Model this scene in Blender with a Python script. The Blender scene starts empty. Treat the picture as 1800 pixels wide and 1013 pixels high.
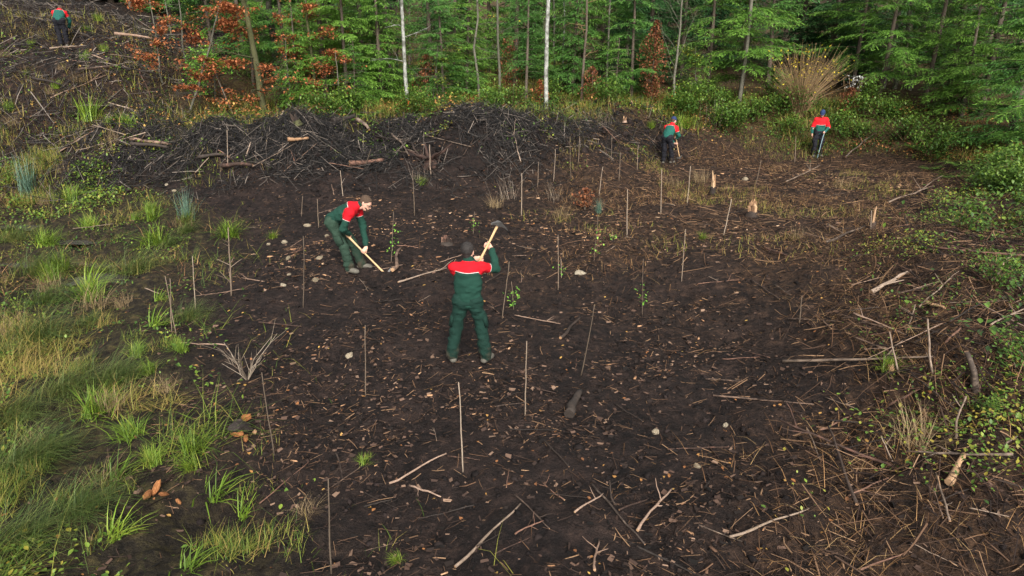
import bpy, math, random
import numpy as np
from math import radians, sin, cos, pi

R = np.random.default_rng(7)
random.seed(7)
scene = bpy.context.scene
COL = scene.collection

# ------------------------------------------------------------------ camera, sky, sun, exposure
CAM_H, PITCH, FPX = 4.05, radians(18.6), 1200.0
cam_d = bpy.data.cameras.new('camera'); cam = bpy.data.objects.new('camera', cam_d); COL.objects.link(cam)
cam.location = (0, 0, CAM_H); cam.rotation_euler = (radians(90) - PITCH, 0, 0)
cam_d.lens = 24.0; cam_d.sensor_width = 36.0; cam_d.clip_start = 0.05; cam_d.clip_end = 1500
scene.camera = cam

SUN_EL, SUN_AZ = radians(36), radians(170)      # azimuth clockwise from +Y: behind the camera, to the right
w = bpy.data.worlds.new('World'); scene.world = w; w.use_nodes = True
nt = w.node_tree; bg = nt.nodes['Background']
sky = nt.nodes.new('ShaderNodeTexSky'); sky.sky_type = 'NISHITA'; sky.sun_disc = False
sky.sun_elevation = SUN_EL; sky.sun_rotation = SUN_AZ; sky.air_density = 1.0; sky.dust_density = 4.0; sky.ozone_density = 1.0
hs = nt.nodes.new('ShaderNodeHueSaturation'); hs.inputs['Saturation'].default_value = 0.15
nt.links.new(sky.outputs[0], hs.inputs['Color']); nt.links.new(hs.outputs[0], bg.inputs['Color'])
bg.inputs['Strength'].default_value = 0.135
sun_d = bpy.data.lights.new('sun', 'SUN'); sun = bpy.data.objects.new('sun', sun_d); COL.objects.link(sun)
sun_d.energy = 2.6; sun_d.angle = radians(28); sun_d.color = (1.0, 0.95, 0.88)
sun.rotation_euler = (radians(90) - SUN_EL, 0, pi - SUN_AZ)
vs = scene.view_settings
vs.view_transform = 'Standard'; vs.look = 'None'; vs.exposure = 1.28; vs.gamma = 1.0; vs.use_curve_mapping = False
scene.cycles.max_bounces = 6; scene.cycles.diffuse_bounces = 3; scene.cycles.transmission_bounces = 4
scene.cycles.use_denoising = True

# ------------------------------------------------------------------ helpers: noise, meshes, materials
def _h2(ix, iy, s):
    h = (ix * 374761393 + iy * 668265263 + s * 1442695041) & 0xffffffff
    h = ((h ^ (h >> 13)) * 1274126177) & 0xffffffff
    return ((h ^ (h >> 16)) & 0xffff) / 65535.0
def vn2(x, y, s=0):
    x = np.asarray(x, float); y = np.asarray(y, float)
    ix = np.floor(x).astype(np.int64); iy = np.floor(y).astype(np.int64)
    fx = x - ix; fy = y - iy; fx = fx * fx * (3 - 2 * fx); fy = fy * fy * (3 - 2 * fy)
    a = _h2(ix, iy, s); b = _h2(ix + 1, iy, s); c = _h2(ix, iy + 1, s); d = _h2(ix + 1, iy + 1, s)
    return (a + (b - a) * fx) * (1 - fy) + (c + (d - c) * fx) * fy - 0.5
def vn3(p, s=0):
    z = p[:, 2]; k = np.floor(z).astype(int); f = z - k; f = f * f * (3 - 2 * f)
    a = vn2(p[:, 0] + k * 17.3, p[:, 1] + k * 5.1, s); k = k + 1
    b = vn2(p[:, 0] + k * 17.3, p[:, 1] + k * 5.1, s)
    return a + (b - a) * f

def mesh_from(name, V, F, mats=(), attrs=None, smooth=False, mi=None):
    V = np.ascontiguousarray(V, np.float32); F = np.ascontiguousarray(F, np.int32)
    m, q = F.shape
    me = bpy.data.meshes.new(name)
    me.vertices.add(len(V)); me.vertices.foreach_set('co', V.ravel())
    me.loops.add(m * q); me.loops.foreach_set('vertex_index', F.ravel())
    me.polygons.add(m); me.polygons.foreach_set('loop_start', np.arange(0, m * q, q, dtype=np.int32))
    if smooth: me.polygons.foreach_set('use_smooth', np.ones(m, bool))
    for mm in mats: me.materials.append(mm)
    if mi is not None: me.polygons.foreach_set('material_index', np.asarray(mi, np.int32))
    me.update(calc_edges=True)
    for k, a in (attrs or {}).items():
        at = me.attributes.new(k, 'FLOAT', 'POINT'); at.data.foreach_set('value', np.ascontiguousarray(a, np.float32))
    return me

class MB:
    """collects polygons (any size) with material index and tint, builds ONE mesh"""
    def __init__(s): s.V = []; s.F = []; s.M = []; s.T = []; s.n = 0
    def add(s, V, F, mi=0, tint=0.5):
        V = np.asarray(V, float); s.V.append(V); s.T.append(np.full(len(V), tint) if np.isscalar(tint) else np.asarray(tint))
        for f in F: s.F.append([i + s.n for i in f]); s.M.append(mi)
        s.n += len(V)
    def tube(s, pts, rad, sides=6, mi=0, tint=0.5, cap=None, capmi=None):
        pts = np.asarray(pts, float); n = len(pts); rad = np.broadcast_to(rad, n)
        d = np.gradient(pts, axis=0); d /= np.linalg.norm(d, axis=1)[:, None] + 1e-9
        ref = np.array([0.21, 0.37, 0.9]) if abs(d[0, 2]) < 0.8 else np.array([0.9, 0.3, 0.1])
        V = []
        for i in range(n):
            u = np.cross(d[i], ref); u /= np.linalg.norm(u); v = np.cross(d[i], u)
            for k in range(sides):
                a = 2 * pi * k / sides
                V.append(pts[i] + rad[i] * (cos(a) * u + sin(a) * v))
        F = [[i * sides + k, i * sides + (k + 1) % sides, (i + 1) * sides + (k + 1) % sides, (i + 1) * sides + k] for i in range(n - 1) for k in range(sides)]
        s.add(V, F, mi, tint)
        if cap is not None:
            base = s.n - n * sides
            s.F.append([base + k for k in range(sides)][::-1]); s.M.append(capmi if capmi is not None else mi)
            s.F.append([base + (n - 1) * sides + k for k in range(sides)]); s.M.append(capmi if capmi is not None else mi)
    def mesh(s, name, mats, smooth=True, flatcaps=True):
        me = bpy.data.meshes.new(name)
        V = np.concatenate(s.V); me.from_pydata(V.tolist(), [], s.F)
        for m in mats: me.materials.append(m)
        me.polygons.foreach_set('material_index', np.array(s.M, np.int32))
        if smooth: me.polygons.foreach_set('use_smooth', np.array([len(f) <= 4 for f in s.F], bool))
        at = me.attributes.new('tint', 'FLOAT', 'POINT'); at.data.foreach_set('value', np.concatenate(s.T).astype(np.float32))
        me.update(); return me

def link(name, data, parent=None, loc=None, rot=None, scale=None):
    o = bpy.data.objects.new(name, data); COL.objects.link(o)
    if parent is not None: o.parent = parent
    if loc is not None: o.location = [float(v) for v in loc]
    if rot is not None: o.rotation_euler = [float(v) for v in rot]
    if scale is not None: o.scale = (scale,) * 3 if np.isscalar(scale) else [float(v) for v in scale]
    return o
def tag(o, label=None, cat=None, group=None, kind=None):
    if label: o['label'] = label
    if cat: o['category'] = cat
    if group: o['group'] = group
    if kind: o['kind'] = kind
    return o
def setmat(o, m, slot=0):
    o.material_slots[slot].link = 'OBJECT'; o.material_slots[slot].material = m
def copy_thing(src, name=None):
    c = src.copy(); COL.objects.link(c)
    for ch in src.children:
        k = ch.copy(); COL.objects.link(k); k.parent = c
    return c

def inst(PV, PF, M, T, tint=None):
    """n copies of a small shape as arrays (for uncountable litter, grass, leaves)"""
    n, k = len(T), len(PV)
    V = np.einsum('nij,kj->nki', M, PV) + T[:, None, :]
    F = (PF[None] + (np.arange(n) * k)[:, None, None]).reshape(-1, PF.shape[1])
    t = np.repeat(tint if tint is not None else R.random(n), k)
    return V.reshape(-1, 3), F, t
def cat(parts):
    V = []; F = []; T = []; n = 0
    for v, f, t in parts: V.append(v); F.append(f + n); T.append(t); n += len(v)
    return np.concatenate(V), np.concatenate(F), np.concatenate(T)
def rotz(a):
    c, s, z, o = np.cos(a), np.sin(a), np.zeros_like(a), np.ones_like(a)
    return np.stack([np.stack([c, -s, z], -1), np.stack([s, c, z], -1), np.stack([z, z, o], -1)], -2)
def rotx(a):
    c, s, z, o = np.cos(a), np.sin(a), np.zeros_like(a), np.ones_like(a)
    return np.stack([np.stack([o, z, z], -1), np.stack([z, c, -s], -1), np.stack([z, s, c], -1)], -2)
def along(d, roll):
    """frames whose x axis is d"""
    d = d / np.linalg.norm(d, axis=1)[:, None]
    up = np.where(np.abs(d[:, 2:3]) > 0.95, np.array([[1., 0, 0]]), np.array([[0, 0, 1.]]))
    y = np.cross(up, d); y /= np.linalg.norm(y, axis=1)[:, None]; z = np.cross(d, y)
    c, s = np.cos(roll)[:, None], np.sin(roll)[:, None]
    return np.stack([d, y * c + z * s, -y * s + z * c], -1)

def mat(name, stops, rough=0.85, objrand=0.0, nscale=0.0, namt=0.0, trans=0.0, spec=0.25, bump=0.0, bscale=20.0, attr='tint', coat=0.0):
    m = bpy.data.materials.new(name); m.use_nodes = True; t = m.node_tree; N = t.nodes; L = t.links
    b = N['Principled BSDF']; b.inputs['Roughness'].default_value = rough; b.inputs['Specular IOR Level'].default_value = spec
    ramp = N.new('ShaderNodeValToRGB'); cr = ramp.color_ramp
    while len(cr.elements) < len(stops): cr.elements.new(0.5)
    for e, (p, c) in zip(cr.elements, stops): e.position = p; e.color = (*c, 1)
    at = N.new('ShaderNodeAttribute'); at.attribute_name = attr
    fac = at.outputs['Fac']
    tc = N.new('ShaderNodeTexCoord')
    def madd(f, src, amt):
        x = N.new('ShaderNodeMath'); x.operation = 'MULTIPLY_ADD'; x.inputs[1].default_value = amt
        L.new(src, x.inputs[0]); y = N.new('ShaderNodeMath'); y.operation = 'ADD'; y.inputs[1].default_value = -amt / 2
        L.new(f, x.inputs[2]); L.new(x.outputs[0], y.inputs[0]); return y.outputs[0]
    if objrand:
        oi = N.new('ShaderNodeObjectInfo'); fac = madd(fac, oi.outputs['Random'], objrand)
    if namt:
        nz = N.new('ShaderNodeTexNoise'); nz.inputs['Scale'].default_value = nscale; nz.inputs['Detail'].default_value = 6
        L.new(tc.outputs['Object'], nz.inputs['Vector']); fac = madd(fac, nz.outputs['Fac'], namt)
    L.new(fac, ramp.inputs['Fac']); L.new(ramp.outputs['Color'], b.inputs['Base Color'])
    if bump:
        n2 = N.new('ShaderNodeTexNoise'); n2.inputs['Scale'].default_value = bscale; n2.inputs['Detail'].default_value = 8
        L.new(tc.outputs['Object'], n2.inputs['Vector'])
        bp = N.new('ShaderNodeBump'); bp.inputs['Strength'].default_value = bump; bp.inputs['Distance'].default_value = 0.02
        L.new(n2.outputs['Fac'], bp.inputs['Height']); L.new(bp.outputs[0], b.inputs['Normal'])
    if trans:
        tr = N.new('ShaderNodeBsdfTranslucent'); mx = N.new('ShaderNodeMixShader'); mx.inputs[0].default_value = trans
        L.new(ramp.outputs['Color'], tr.inputs['Color']); L.new(b.outputs[0], mx.inputs[1]); L.new(tr.outputs[0], mx.inputs[2])
        L.new(mx.outputs[0], N['Material Output'].inputs['Surface'])
    return m

# ------------------------------------------------------------------ pixel rays and the lie of the land
def ray(px, py):
    dx = (px - 900) / FPX; up = (506.5 - py) / FPX
    return np.array([dx, cos(PITCH) + up * sin(PITCH), -sin(PITCH) + up * cos(PITCH)])
def at_y(px, py, y):
    d = ray(px, py); return np.array([0, 0, CAM_H]) + d * (y / d[1])
CTRL = [(-30, -30, 0), (0, -30, 0), (30, -30, 0), (-14, 0, 0.1), (0, 0, 0), (14, 0, 0.5), (0, 4.5, 0), (-4, 4.5, 0.02), (4, 4.5, 0.12),
        (-2, 7, 0), (2, 7, 0), (0, 8.6, 0), (-4.3, 8, 0), (-7, 9, -0.12), (-8, 12.9, -0.1), (-10.5, 14.2, -0.12), (-12, 8, 0.05),
        (3, 9, 0), (-2.7, 12, 0.35), (0, 12, 0.2), (3, 12, 0.2), (-5, 12.5, 0.15), (0, 16, 0.35), (4, 16, 0.35), (8, 16, 0.45), (-5, 16, 0.3),
        (-9, 16, 0.1), (0, 20, 0.4), (5, 22, 0.4), (10, 22, 0.4), (5.3, 24, 0.4), (11.6, 26, 0.35), (-4, 19.5, 0.45), (-8, 19.5, 0.5), (-11, 19.5, 0.6),
        (4.6, 6, 0.45), (5.6, 7.5, 0.75), (6.7, 9.5, 1.0), (8.0, 12, 0.95), (9.8, 15, 0.8), (8.9, 9, 0.75), (12, 16, 0.75), (15, 19, 0.9), (17, 24, 1.1), (7, 5, 0.5),
        (-15, 20, 0.9), (-15, 17, 0.35), (-17, 22.5, 1.9), (-16, 24, 2.85), (-18, 27, 4.5), (-22, 27, 4.8), (-13.8, 27, 3.9), (-20, 31, 5.8), (-14, 31, 4.6), (-22, 36, 6.6),
        (-13, 24.5, 2.2), (-10, 22, 1.25), (-6, 22.2, 1.35), (-10, 25, 2.0), (-4, 25, 1.95), (0, 23, 1.6), (0, 26, 2.0), (5, 28.5, 2.1), (8, 31, 2.05), (12, 30, 2.1), (16, 29, 2.1), (20, 27, 2.2), (24, 20, 1.8), (24, 10, 1.0),
        (-9, 29, 2.7), (0, 31, 2.5), (10, 36, 2.6), (20, 36, 3.0), (-10, 40, 4.2), (0, 40, 3.5), (12, 45, 3.8), (-25, 45, 7.8), (30, 45, 4.5), (0, 60, 6), (-30, 60, 9.5), (30, 60, 6.5),
        (0, 90, 12), (-50, 90, 15), (50, 90, 12), (0, 140, 20), (-100, 140, 22), (100, 140, 20), (-90, 20, 8), (-50, 5, 2), (90, 20, 4), (-60, -30, 1), (60, -30, 1), (60, 5, 2), (-100, 70, 15), (100, 70, 12)]
CT = np.array(CTRL, float)
def _phi(r2): return 0.5 * r2 * np.log(r2 + 1e-9)
_n = len(CT); _A = np.zeros((_n + 3, _n + 3))
_A[:_n, :_n] = _phi(((CT[:, None, :2] - CT[None, :, :2]) ** 2).sum(-1)) + np.eye(_n) * 0.6
_A[:_n, _n:] = np.c_[np.ones(_n), CT[:, :2]]; _A[_n:, :_n] = _A[:_n, _n:].T
_W = np.linalg.solve(_A, np.r_[CT[:, 2], 0, 0, 0])
# the berm of pushed-up stumps, brash and black soil: a ridge along a bent line
RIDGE = np.array([(-12.3, 22.0), (-8, 21.9), (-4, 22.2), (0, 23.0), (2.6, 24.6), (5.0, 27.0)])
def berm(x, y):
    best = np.full(np.shape(x), 1e9)
    for a, b in zip(RIDGE[:-1], RIDGE[1:]):
        d = b - a; t = np.clip(((x - a[0]) * d[0] + (y - a[1]) * d[1]) / (d @ d), 0, 1)
        best = np.minimum(best, (x - a[0] - t * d[0]) ** 2 + (y - a[1] - t * d[1]) ** 2)
    return np.exp(-best / 2.6)
LB = ([-5, 0, 4.6, 5.9, 7.7, 9.5, 12.9, 16.8, 19, 22], [0.5, 0, -1.9, -2.9, -3.9, -5.0, -6.2, -7.2, -10.5, -13])
RB = ([-5, 0, 4.6, 6, 7.7, 9.5, 12.3, 15, 20, 26, 30], [1, 1.2, 2.3, 3.2, 4.1, 5, 6.0, 7.8, 12.5, 17, 18])
def lb(y): return np.interp(y, *LB)
def rb(y): return np.interp(y, *RB)
def back(x): return np.interp(x, [-30, -12.5, -8, -4, 0, 2.6, 5, 7, 10, 12, 14, 16, 18, 22], [22, 22.8, 22.9, 23.3, 24.2, 25.8, 27.6, 28, 27.6, 27, 25.5, 23, 19.5, 12])
def sig(v, s=0.35): return 1 / (1 + np.exp(-np.clip(v / s, -30, 30)))
def zones(x, y):
    g = sig(lb(y) + 0.7 * vn2(x * .9, y * .9, 5) - x, 0.3)
    hill = sig(y - 19.5 + 0.35 * (x + 15), .6) * sig(-11.8 - x, .5)
    r = sig(x - rb(y) + 1.0 * vn2(x * .8, y * .8, 6), 0.4)
    f = sig(y - back(x) + 1.2 * vn2(x * .6, y * .6, 8), 0.35) * (1 - hill)
    bm = berm(x, y) * (1 - f * .5)
    g = g * (1 - hill) * (1 - f) * (1 - bm); r = r * (1 - f)
    return dict(grass=g, hill=hill, right=r, forest=f, berm=bm, soil=np.clip(1 - g - hill - r - f, 0, 1), warm=np.clip(sig(x - .5, .9) * sig(y - 11 + .8 * vn2(x, y, 9), .9) + .8 * r, 0, 1) * np.clip(.75 + 1.2 * vn2(x * .6, y * .6, 10), 0, 1) * (1 - f) * (1 - bm))
PUD = [(-10.6, 14.3, 1.5, .28), (-8.1, 13.0, .6, .35), (-12.2, 16.8, 1.1, .25), (-10.4, 15.6, .6, .2), (-13.5, 19.0, .9, .3)]
def Hbase(x, y):
    x = np.asarray(x, float); y = np.asarray(y, float); sh = x.shape; x = x.ravel(); y = y.ravel()
    z = np.empty_like(x)
    for i in range(0, len(x), 40000):
        s = slice(i, i + 40000)
        z[s] = _phi((x[s, None] - CT[:, 0]) ** 2 + (y[s, None] - CT[:, 1]) ** 2) @ _W[:_n] + _W[_n] + _W[_n + 1] * x[s] + _W[_n + 2] * y[s]
    z += 0.62 * berm(x, y) * (0.7 + 1.6 * vn2(x * .75, y * .75, 3) + .35) * np.interp(x, [-13, -11, 1, 4, 6], [.6, 1, 1, .45, .3])
    return z.reshape(sh)
def H(x, y):
    x = np.asarray(x, float); y = np.asarray(y, float)
    z = Hbase(x, y)
    zz = zones(x, y); rough = 1 + 1.6 * zz['berm'] + 0.9 * zz['right'] + 1.7 * zz['hill'] + .5 * zz['grass'] + .7 * zz['forest']
    far = 1 / (1 + np.maximum(0, np.hypot(x, y) - 40) / 10)
    z += rough * (0.16 * vn2(x * .55 + 9, y * .55, 11) + 0.11 * vn2(x * 1.7, y * 1.7, 12) + far * (0.065 * vn2(x * 4.1, y * 4.1, 13) + 0.045 * vn2(x * 9.3, y * 9.3, 14)
         + 0.022 * vn2(x * 19, y * 19, 15)))
    z -= 0.22 * np.exp(-(((x + 2.75) / .55) ** 2 + ((y - 5.55) / .38) ** 2))
    for px, py, a, b in PUD:
        z -= 0.24 * np.exp(-(((x - px) / (a * 1.2)) ** 2 + ((y - py) / (b * 1.2)) ** 2))
    return z
def at(px, py, dz=0.0):
    """where the line of sight through this point of the photograph meets the ground"""
    d = ray(px, py); ts = np.linspace(3.5, 75, 1600)
    P = np.array([0, 0, CAM_H])[None] + d[None] * ts[:, None]
    below = P[:, 2] < H(P[:, 0], P[:, 1])
    i = int(np.argmax(below)) if below.any() else len(ts) - 1
    p = P[i].copy(); p[2] = float(H(p[0], p[1])) + dz
    return p
def depth(p): return p[1] * cos(PITCH) + (CAM_H - p[2]) * sin(PITCH)
def px_of(p):
    dpt = depth(p); upc = p[1] * sin(PITCH) + (p[2] - CAM_H) * cos(PITCH)
    return 900 + FPX * p[0] / dpt, 506.5 - FPX * upc / dpt
def on_ray(px, py, ref):
    """point on a line of sight at the same distance (along y) as ref"""
    return at_y(px, py, ref[1])
# ------------------------------------------------------------------ materials
def C(*h): return [tuple((v / 255) ** 2.2 for v in c) for c in h]
def stops(*cs): return [(i / (len(cs) - 1), c) for i, c in enumerate(cs)]
m_twig = mat('twig_litter', stops((.007, .0055, .005), (.018, .012, .010), (.040, .025, .018), (.092, .052, .031), (.215, .132, .075)), rough=.85, spec=.1)
m_bark = mat('dead_branch_bark', [(0, (.007, .005, .004)), (.4, (.020, .0135, .010)), (.62, (.045, .030, .022)), (.72, (.14, .088, .06)), (1, (.22, .15, .11))], rough=.8, objrand=.9, nscale=9, namt=.5, bump=.5, bscale=40)
m_pale = mat('bare_pale_wood', stops((.10, .055, .03), (.22, .125, .065), (.36, .24, .14)), rough=.75, objrand=.5, nscale=14, namt=.6, bump=.3)
m_black = mat('charred_dark_log', stops((.008, .006, .005), (.02, .015, .012), (.05, .035, .026)), rough=.8, objrand=.4, nscale=8, namt=.6, bump=.6)
m_stake = mat('hazel_stake', stops((.06, .044, .03), (.12, .088, .062), (.20, .155, .115)), rough=.8, objrand=.7, nscale=12, namt=.4)
m_chip = mat('wood_chip', stops((.03, .018, .012), (.08, .042, .024), (.17, .085, .042), (.30, .17, .09), (.45, .33, .22)), rough=.8)
m_clod = mat('soil_clod', stops((.0032, .0026, .0026), (.0085, .0062, .0058), (.018, .0125, .0112)), rough=.9, nscale=20, namt=.3, spec=.12)
m_stone = mat('limestone', stops((.07, .055, .034), (.15, .12, .08), (.27, .235, .18)), rough=.9, objrand=.5, nscale=8, namt=.7, bump=.6)
m_grassA = mat('mixed_grass', stops((.018, .036, .007), (.05, .088, .012), (.11, .155, .018), (.19, .17, .035), (.26, .165, .06)), rough=.6, trans=.25)
m_tuft = mat('lush_grass', stops((.045, .08, .010), (.09, .155, .016), (.15, .23, .022), (.26, .27, .05)), rough=.5, trans=.3, objrand=.25)
m_sedge = mat('sedge', stops((.026, .05, .012), (.055, .092, .022), (.10, .14, .032), (.19, .18, .06)), rough=.5, trans=.25, objrand=.25)
m_bluegrass = mat('blue_green_rush', stops((.03, .07, .05), (.07, .13, .09), (.13, .20, .14)), rough=.5, trans=.25)
m_straw = mat('dry_straw', stops((.07, .045, .022), (.16, .11, .055), (.27, .20, .11)), rough=.7, trans=.2, objrand=.3)
m_greystem = mat('dry_grey_stalks', stops((.08, .06, .045), (.16, .125, .09), (.27, .22, .17)), rough=.8, objrand=.3)
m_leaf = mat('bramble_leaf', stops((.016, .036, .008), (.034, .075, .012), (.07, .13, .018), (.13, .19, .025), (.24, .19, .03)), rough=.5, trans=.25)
m_leafb = mat('bright_leaf', stops((.06, .16, .02), (.13, .30, .035), (.25, .42, .06)), rough=.5, trans=.3)
m_fern = mat('fern_frond', stops((.03, .07, .012), (.065, .13, .02), (.12, .20, .03)), rough=.55, trans=.3, objrand=.5)
m_copper = mat('copper_beech_leaf', stops((.12, .036, .014), (.26, .082, .030), (.42, .155, .06)), rough=.6, trans=.3, objrand=.3)
m_fleaf = mat('fallen_leaf', stops((.05, .025, .012), (.12, .05, .02), (.22, .09, .03), (.32, .20, .05)), rough=.7, trans=.1)
m_yellow = mat('yellow_leaf', stops((.45, .34, .02), (.62, .52, .05)), rough=.6, trans=.3)
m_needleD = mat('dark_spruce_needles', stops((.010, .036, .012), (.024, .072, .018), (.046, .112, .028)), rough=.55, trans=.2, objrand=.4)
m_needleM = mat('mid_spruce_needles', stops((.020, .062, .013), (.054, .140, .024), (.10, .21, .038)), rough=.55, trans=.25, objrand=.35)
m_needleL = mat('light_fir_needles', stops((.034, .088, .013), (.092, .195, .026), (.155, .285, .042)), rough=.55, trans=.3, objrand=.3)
m_rust = mat('rust_needles', stops((.06, .022, .012), (.14, .05, .022), (.22, .085, .035)), rough=.7, trans=.2)
m_trunk = mat('conifer_bark', stops((.03, .022, .016), (.065, .05, .036), (.12, .10, .075)), rough=.9, nscale=6, namt=.7, bump=.6, objrand=.3)
m_mossbark = mat('mossy_bark', stops((.02, .02, .010), (.045, .045, .018), (.08, .085, .03)), rough=.9, nscale=4, namt=.9, bump=.5)
m_white = mat('pale_grey_bark', stops((.03, .03, .024), (.08, .08, .066), (.24, .24, .215), (.36, .36, .33)), rough=.85, nscale=5, namt=1.5, bump=.4, objrand=.1)
m_greybark = mat('grey_green_bark', stops((.022, .022, .014), (.055, .052, .036), (.12, .11, .085)), rough=.85, nscale=4, namt=.9, bump=.4, objrand=.4)
m_orange = mat('orange_paint_mark', stops((.6, .09, .02), (.75, .14, .03)), rough=.7)
m_browncane = mat('brown_cane', stops((.08, .05, .025), (.15, .095, .045), (.24, .16, .08)), rough=.7)
m_steel = mat('worn_steel', stops((.03, .028, .026), (.07, .065, .06)), rough=.45, nscale=30, namt=.6, spec=.6)
m_handle = mat('ash_handle', stops((.28, .17, .08), (.42, .27, .14), (.5, .35, .2)), rough=.6, nscale=12, namt=.5)

# soil sheet: colours follow what the ground is made of (zone attributes), relief from noise
def soil_material():
    m = bpy.data.materials.new('ground_soil'); m.use_nodes = True; t = m.node_tree; N = t.nodes; L = t.links
    b = N['Principled BSDF']
    geo = N.new('ShaderNodeNewGeometry')
    def noise(s, d=6, r=.6):
        n = N.new('ShaderNodeTexNoise'); n.inputs['Scale'].default_value = s; n.inputs['Detail'].default_value = d; n.inputs['Roughness'].default_value = r
        L.new(geo.outputs['Position'], n.inputs['Vector']); return n.outputs['Fac']
    def ramp(f, *st):
        r = N.new('ShaderNodeValToRGB'); c = r.color_ramp
        while len(c.elements) < len(st): c.elements.new(.5)
        for e, (p, col) in zip(c.elements, st): e.position = p; e.color = (*col, 1)
        L.new(f, r.inputs[0]); return r.outputs[0]
    def mixc(f, a, c):
        x = N.new('ShaderNodeMix'); x.data_type = 'RGBA'; L.new(f, x.inputs[0]); L.new(a, x.inputs[6]); L.new(c, x.inputs[7]); return x.outputs[2]
    def attr(n):
        a = N.new('ShaderNodeAttribute'); a.attribute_name = n; return a.outputs['Fac']
    n1, n2, n3 = noise(1.1), noise(7, 8, .7), noise(45, 4)
    soil = ramp(n2, (.35, (.0026, .0021, .0021)), (.46, (.0084, .0058, .0050)), (.57, (.0205, .0132, .0108)), (.70, (.056, .034, .025)))
    soil2 = ramp(n1, (.36, (.0045, .0036, .0036)), (.5, (.0115, .0082, .0075)), (.64, (.028, .0190, .0160)))
    h = N.new('ShaderNodeMix'); h.data_type = 'RGBA'; h.inputs[0].default_value = .45; L.new(soil, h.inputs[6]); L.new(soil2, h.inputs[7])
    black = ramp(n2, (.35, (.0028, .0025, .0024)), (.65, (.0085, .0068, .0060)))
    grass = ramp(n2, (.34, (.005, .0042, .0034)), (.48, (.016, .0125, .008)), (.6, (.034, .028, .012)), (.74, (.08, .058, .026)))
    forest = ramp(n2, (.3, (.020, .013, .008)), (.5, (.045, .028, .013)), (.65, (.06, .055, .018)), (.8, (.12, .055, .022)))
    hill = ramp(n2, (.35, (.0035, .003, .0026)), (.5, (.013, .0085, .0066)), (.72, (.06, .035, .022)))
    warm = ramp(n2, (.34, (.006, .004, .003)), (.47, (.020, .012, .0080)), (.58, (.046, .0265, .0155)), (.72, (.11, .060, .032)))
    c = mixc(attr('grass'), h.outputs[2], grass); c = mixc(attr('right'), c, hill); c = mixc(attr('warm'), c, warm); c = mixc(attr('hill'), c, hill)
    c = mixc(attr('berm'), c, black); c = mixc(attr('forest'), c, forest)
    L.new(c, b.inputs['Base Color'])
    rr = N.new('ShaderNodeMapRange'); rr.inputs[1].default_value = .35; rr.inputs[2].default_value = .7; rr.inputs[3].default_value = .7; rr.inputs[4].default_value = 1
    L.new(n1, rr.inputs[0]); L.new(rr.outputs[0], b.inputs['Roughness']); b.inputs['Specular IOR Level'].default_value = .12
    add = N.new('ShaderNodeMath'); add.operation = 'MULTIPLY_ADD'; add.inputs[1].default_value = .35; L.new(n3, add.inputs[0]); L.new(n2, add.inputs[2])
    bp = N.new('ShaderNodeBump'); bp.inputs['Strength'].default_value = 1; bp.inputs['Distance'].default_value = .08
    L.new(add.outputs[0], bp.inputs['Height']); L.new(bp.outputs[0], b.inputs['Normal'])
    return m

# ------------------------------------------------------------------ ground
u = np.linspace(-1, 1, 450); gx = 11 * u + 11 * u ** 3 + 130 * u ** 11
gy = np.concatenate([np.linspace(-40, 1.5, 24), np.arange(1.6, 4.2, .1), np.arange(4.2, 13, .055), np.arange(13, 24, .09), np.arange(24, 34, .15), np.arange(34, 60, .6), np.linspace(60, 160, 40)])
GX, GY = np.meshgrid(gx, gy); GZ = H(GX, GY); zz = zones(GX, GY)
nx, ny = len(gx), len(gy); I = np.arange(nx * ny).reshape(ny, nx)
GF = np.stack([I[:-1, :-1], I[:-1, 1:], I[1:, 1:], I[1:, :-1]], -1).reshape(-1, 4)
ground = link('ground', mesh_from('ground', np.stack([GX, GY, GZ], -1).reshape(-1, 3), GF, [soil_material()], {k: v.ravel() for k, v in zz.items()}, smooth=True))
tag(ground, kind='structure')
m_water = mat('puddle_water', stops((.04, .038, .034), (.06, .056, .05)), rough=.16, spec=.6, bump=.08, bscale=8)
for k, (px, py, a, b_) in enumerate(PUD):
    th = np.linspace(0, 2 * pi, 40, endpoint=False); rr = 1 + .7 * vn2(np.cos(th) * 2 + k * 7, np.sin(th) * 2, 4) + .5 * vn2(np.cos(th) * 5 + k * 7, np.sin(th) * 5, 4)
    zw = float(np.median(H(px + .75 * a * np.cos(th), py + .75 * b_ * np.sin(th)))) + .05
    V = np.stack([px + 1.35 * a * rr * np.cos(th), py + 1.35 * b_ * rr * np.sin(th), np.full(40, zw)], -1)
    o = link('puddle', mesh_from('puddle', V, np.arange(40)[None], [m_water])); tag(o, kind='structure')

# ------------------------------------------------------------------ scatter
def sample(n, dens, x0, x1, y0, y1, lod=0.0):
    """points in the plan area, thinned by a density function (0..1)"""
    out = []; tot = 0
    while tot < n:
        x = R.uniform(x0, x1, n * 2); y = R.uniform(y0, y1, n * 2)
        d = dens(x, y)
        if lod: d = d * np.clip(7 / np.maximum(np.hypot(x, y), 4), 0, 1) ** lod
        d = d * (np.abs(x) < 0.86 * y + 1.2)
        k = R.random(len(x)) < d; out.append(np.stack([x[k], y[k]], -1)); tot += k.sum()
        if len(out) > 60: break
    return np.concatenate(out)[:n]
def stick_protos():
    P = []
    for j in range(5):
        r = np.random.default_rng(j); V = []
        bend = r.uniform(-.045, .045, (4, 2)); bend[0] = 0
        for i, t in enumerate((-.5, .08, .5)):
            rad = (1, .9, .45)[i]
            for k in range(3):
                a = 2 * pi * k / 3
                V.append((t, bend[i, 0], bend[i, 1] * .4, rad * cos(a), rad * sin(a)))
        F = [[i * 3 + k, i * 3 + (k + 1) % 3, (i + 1) * 3 + (k + 1) % 3, (i + 1) * 3 + k] for i in range(2) for k in range(3)]
        P.append((np.array(V), np.array(F)))
    return P
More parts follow.
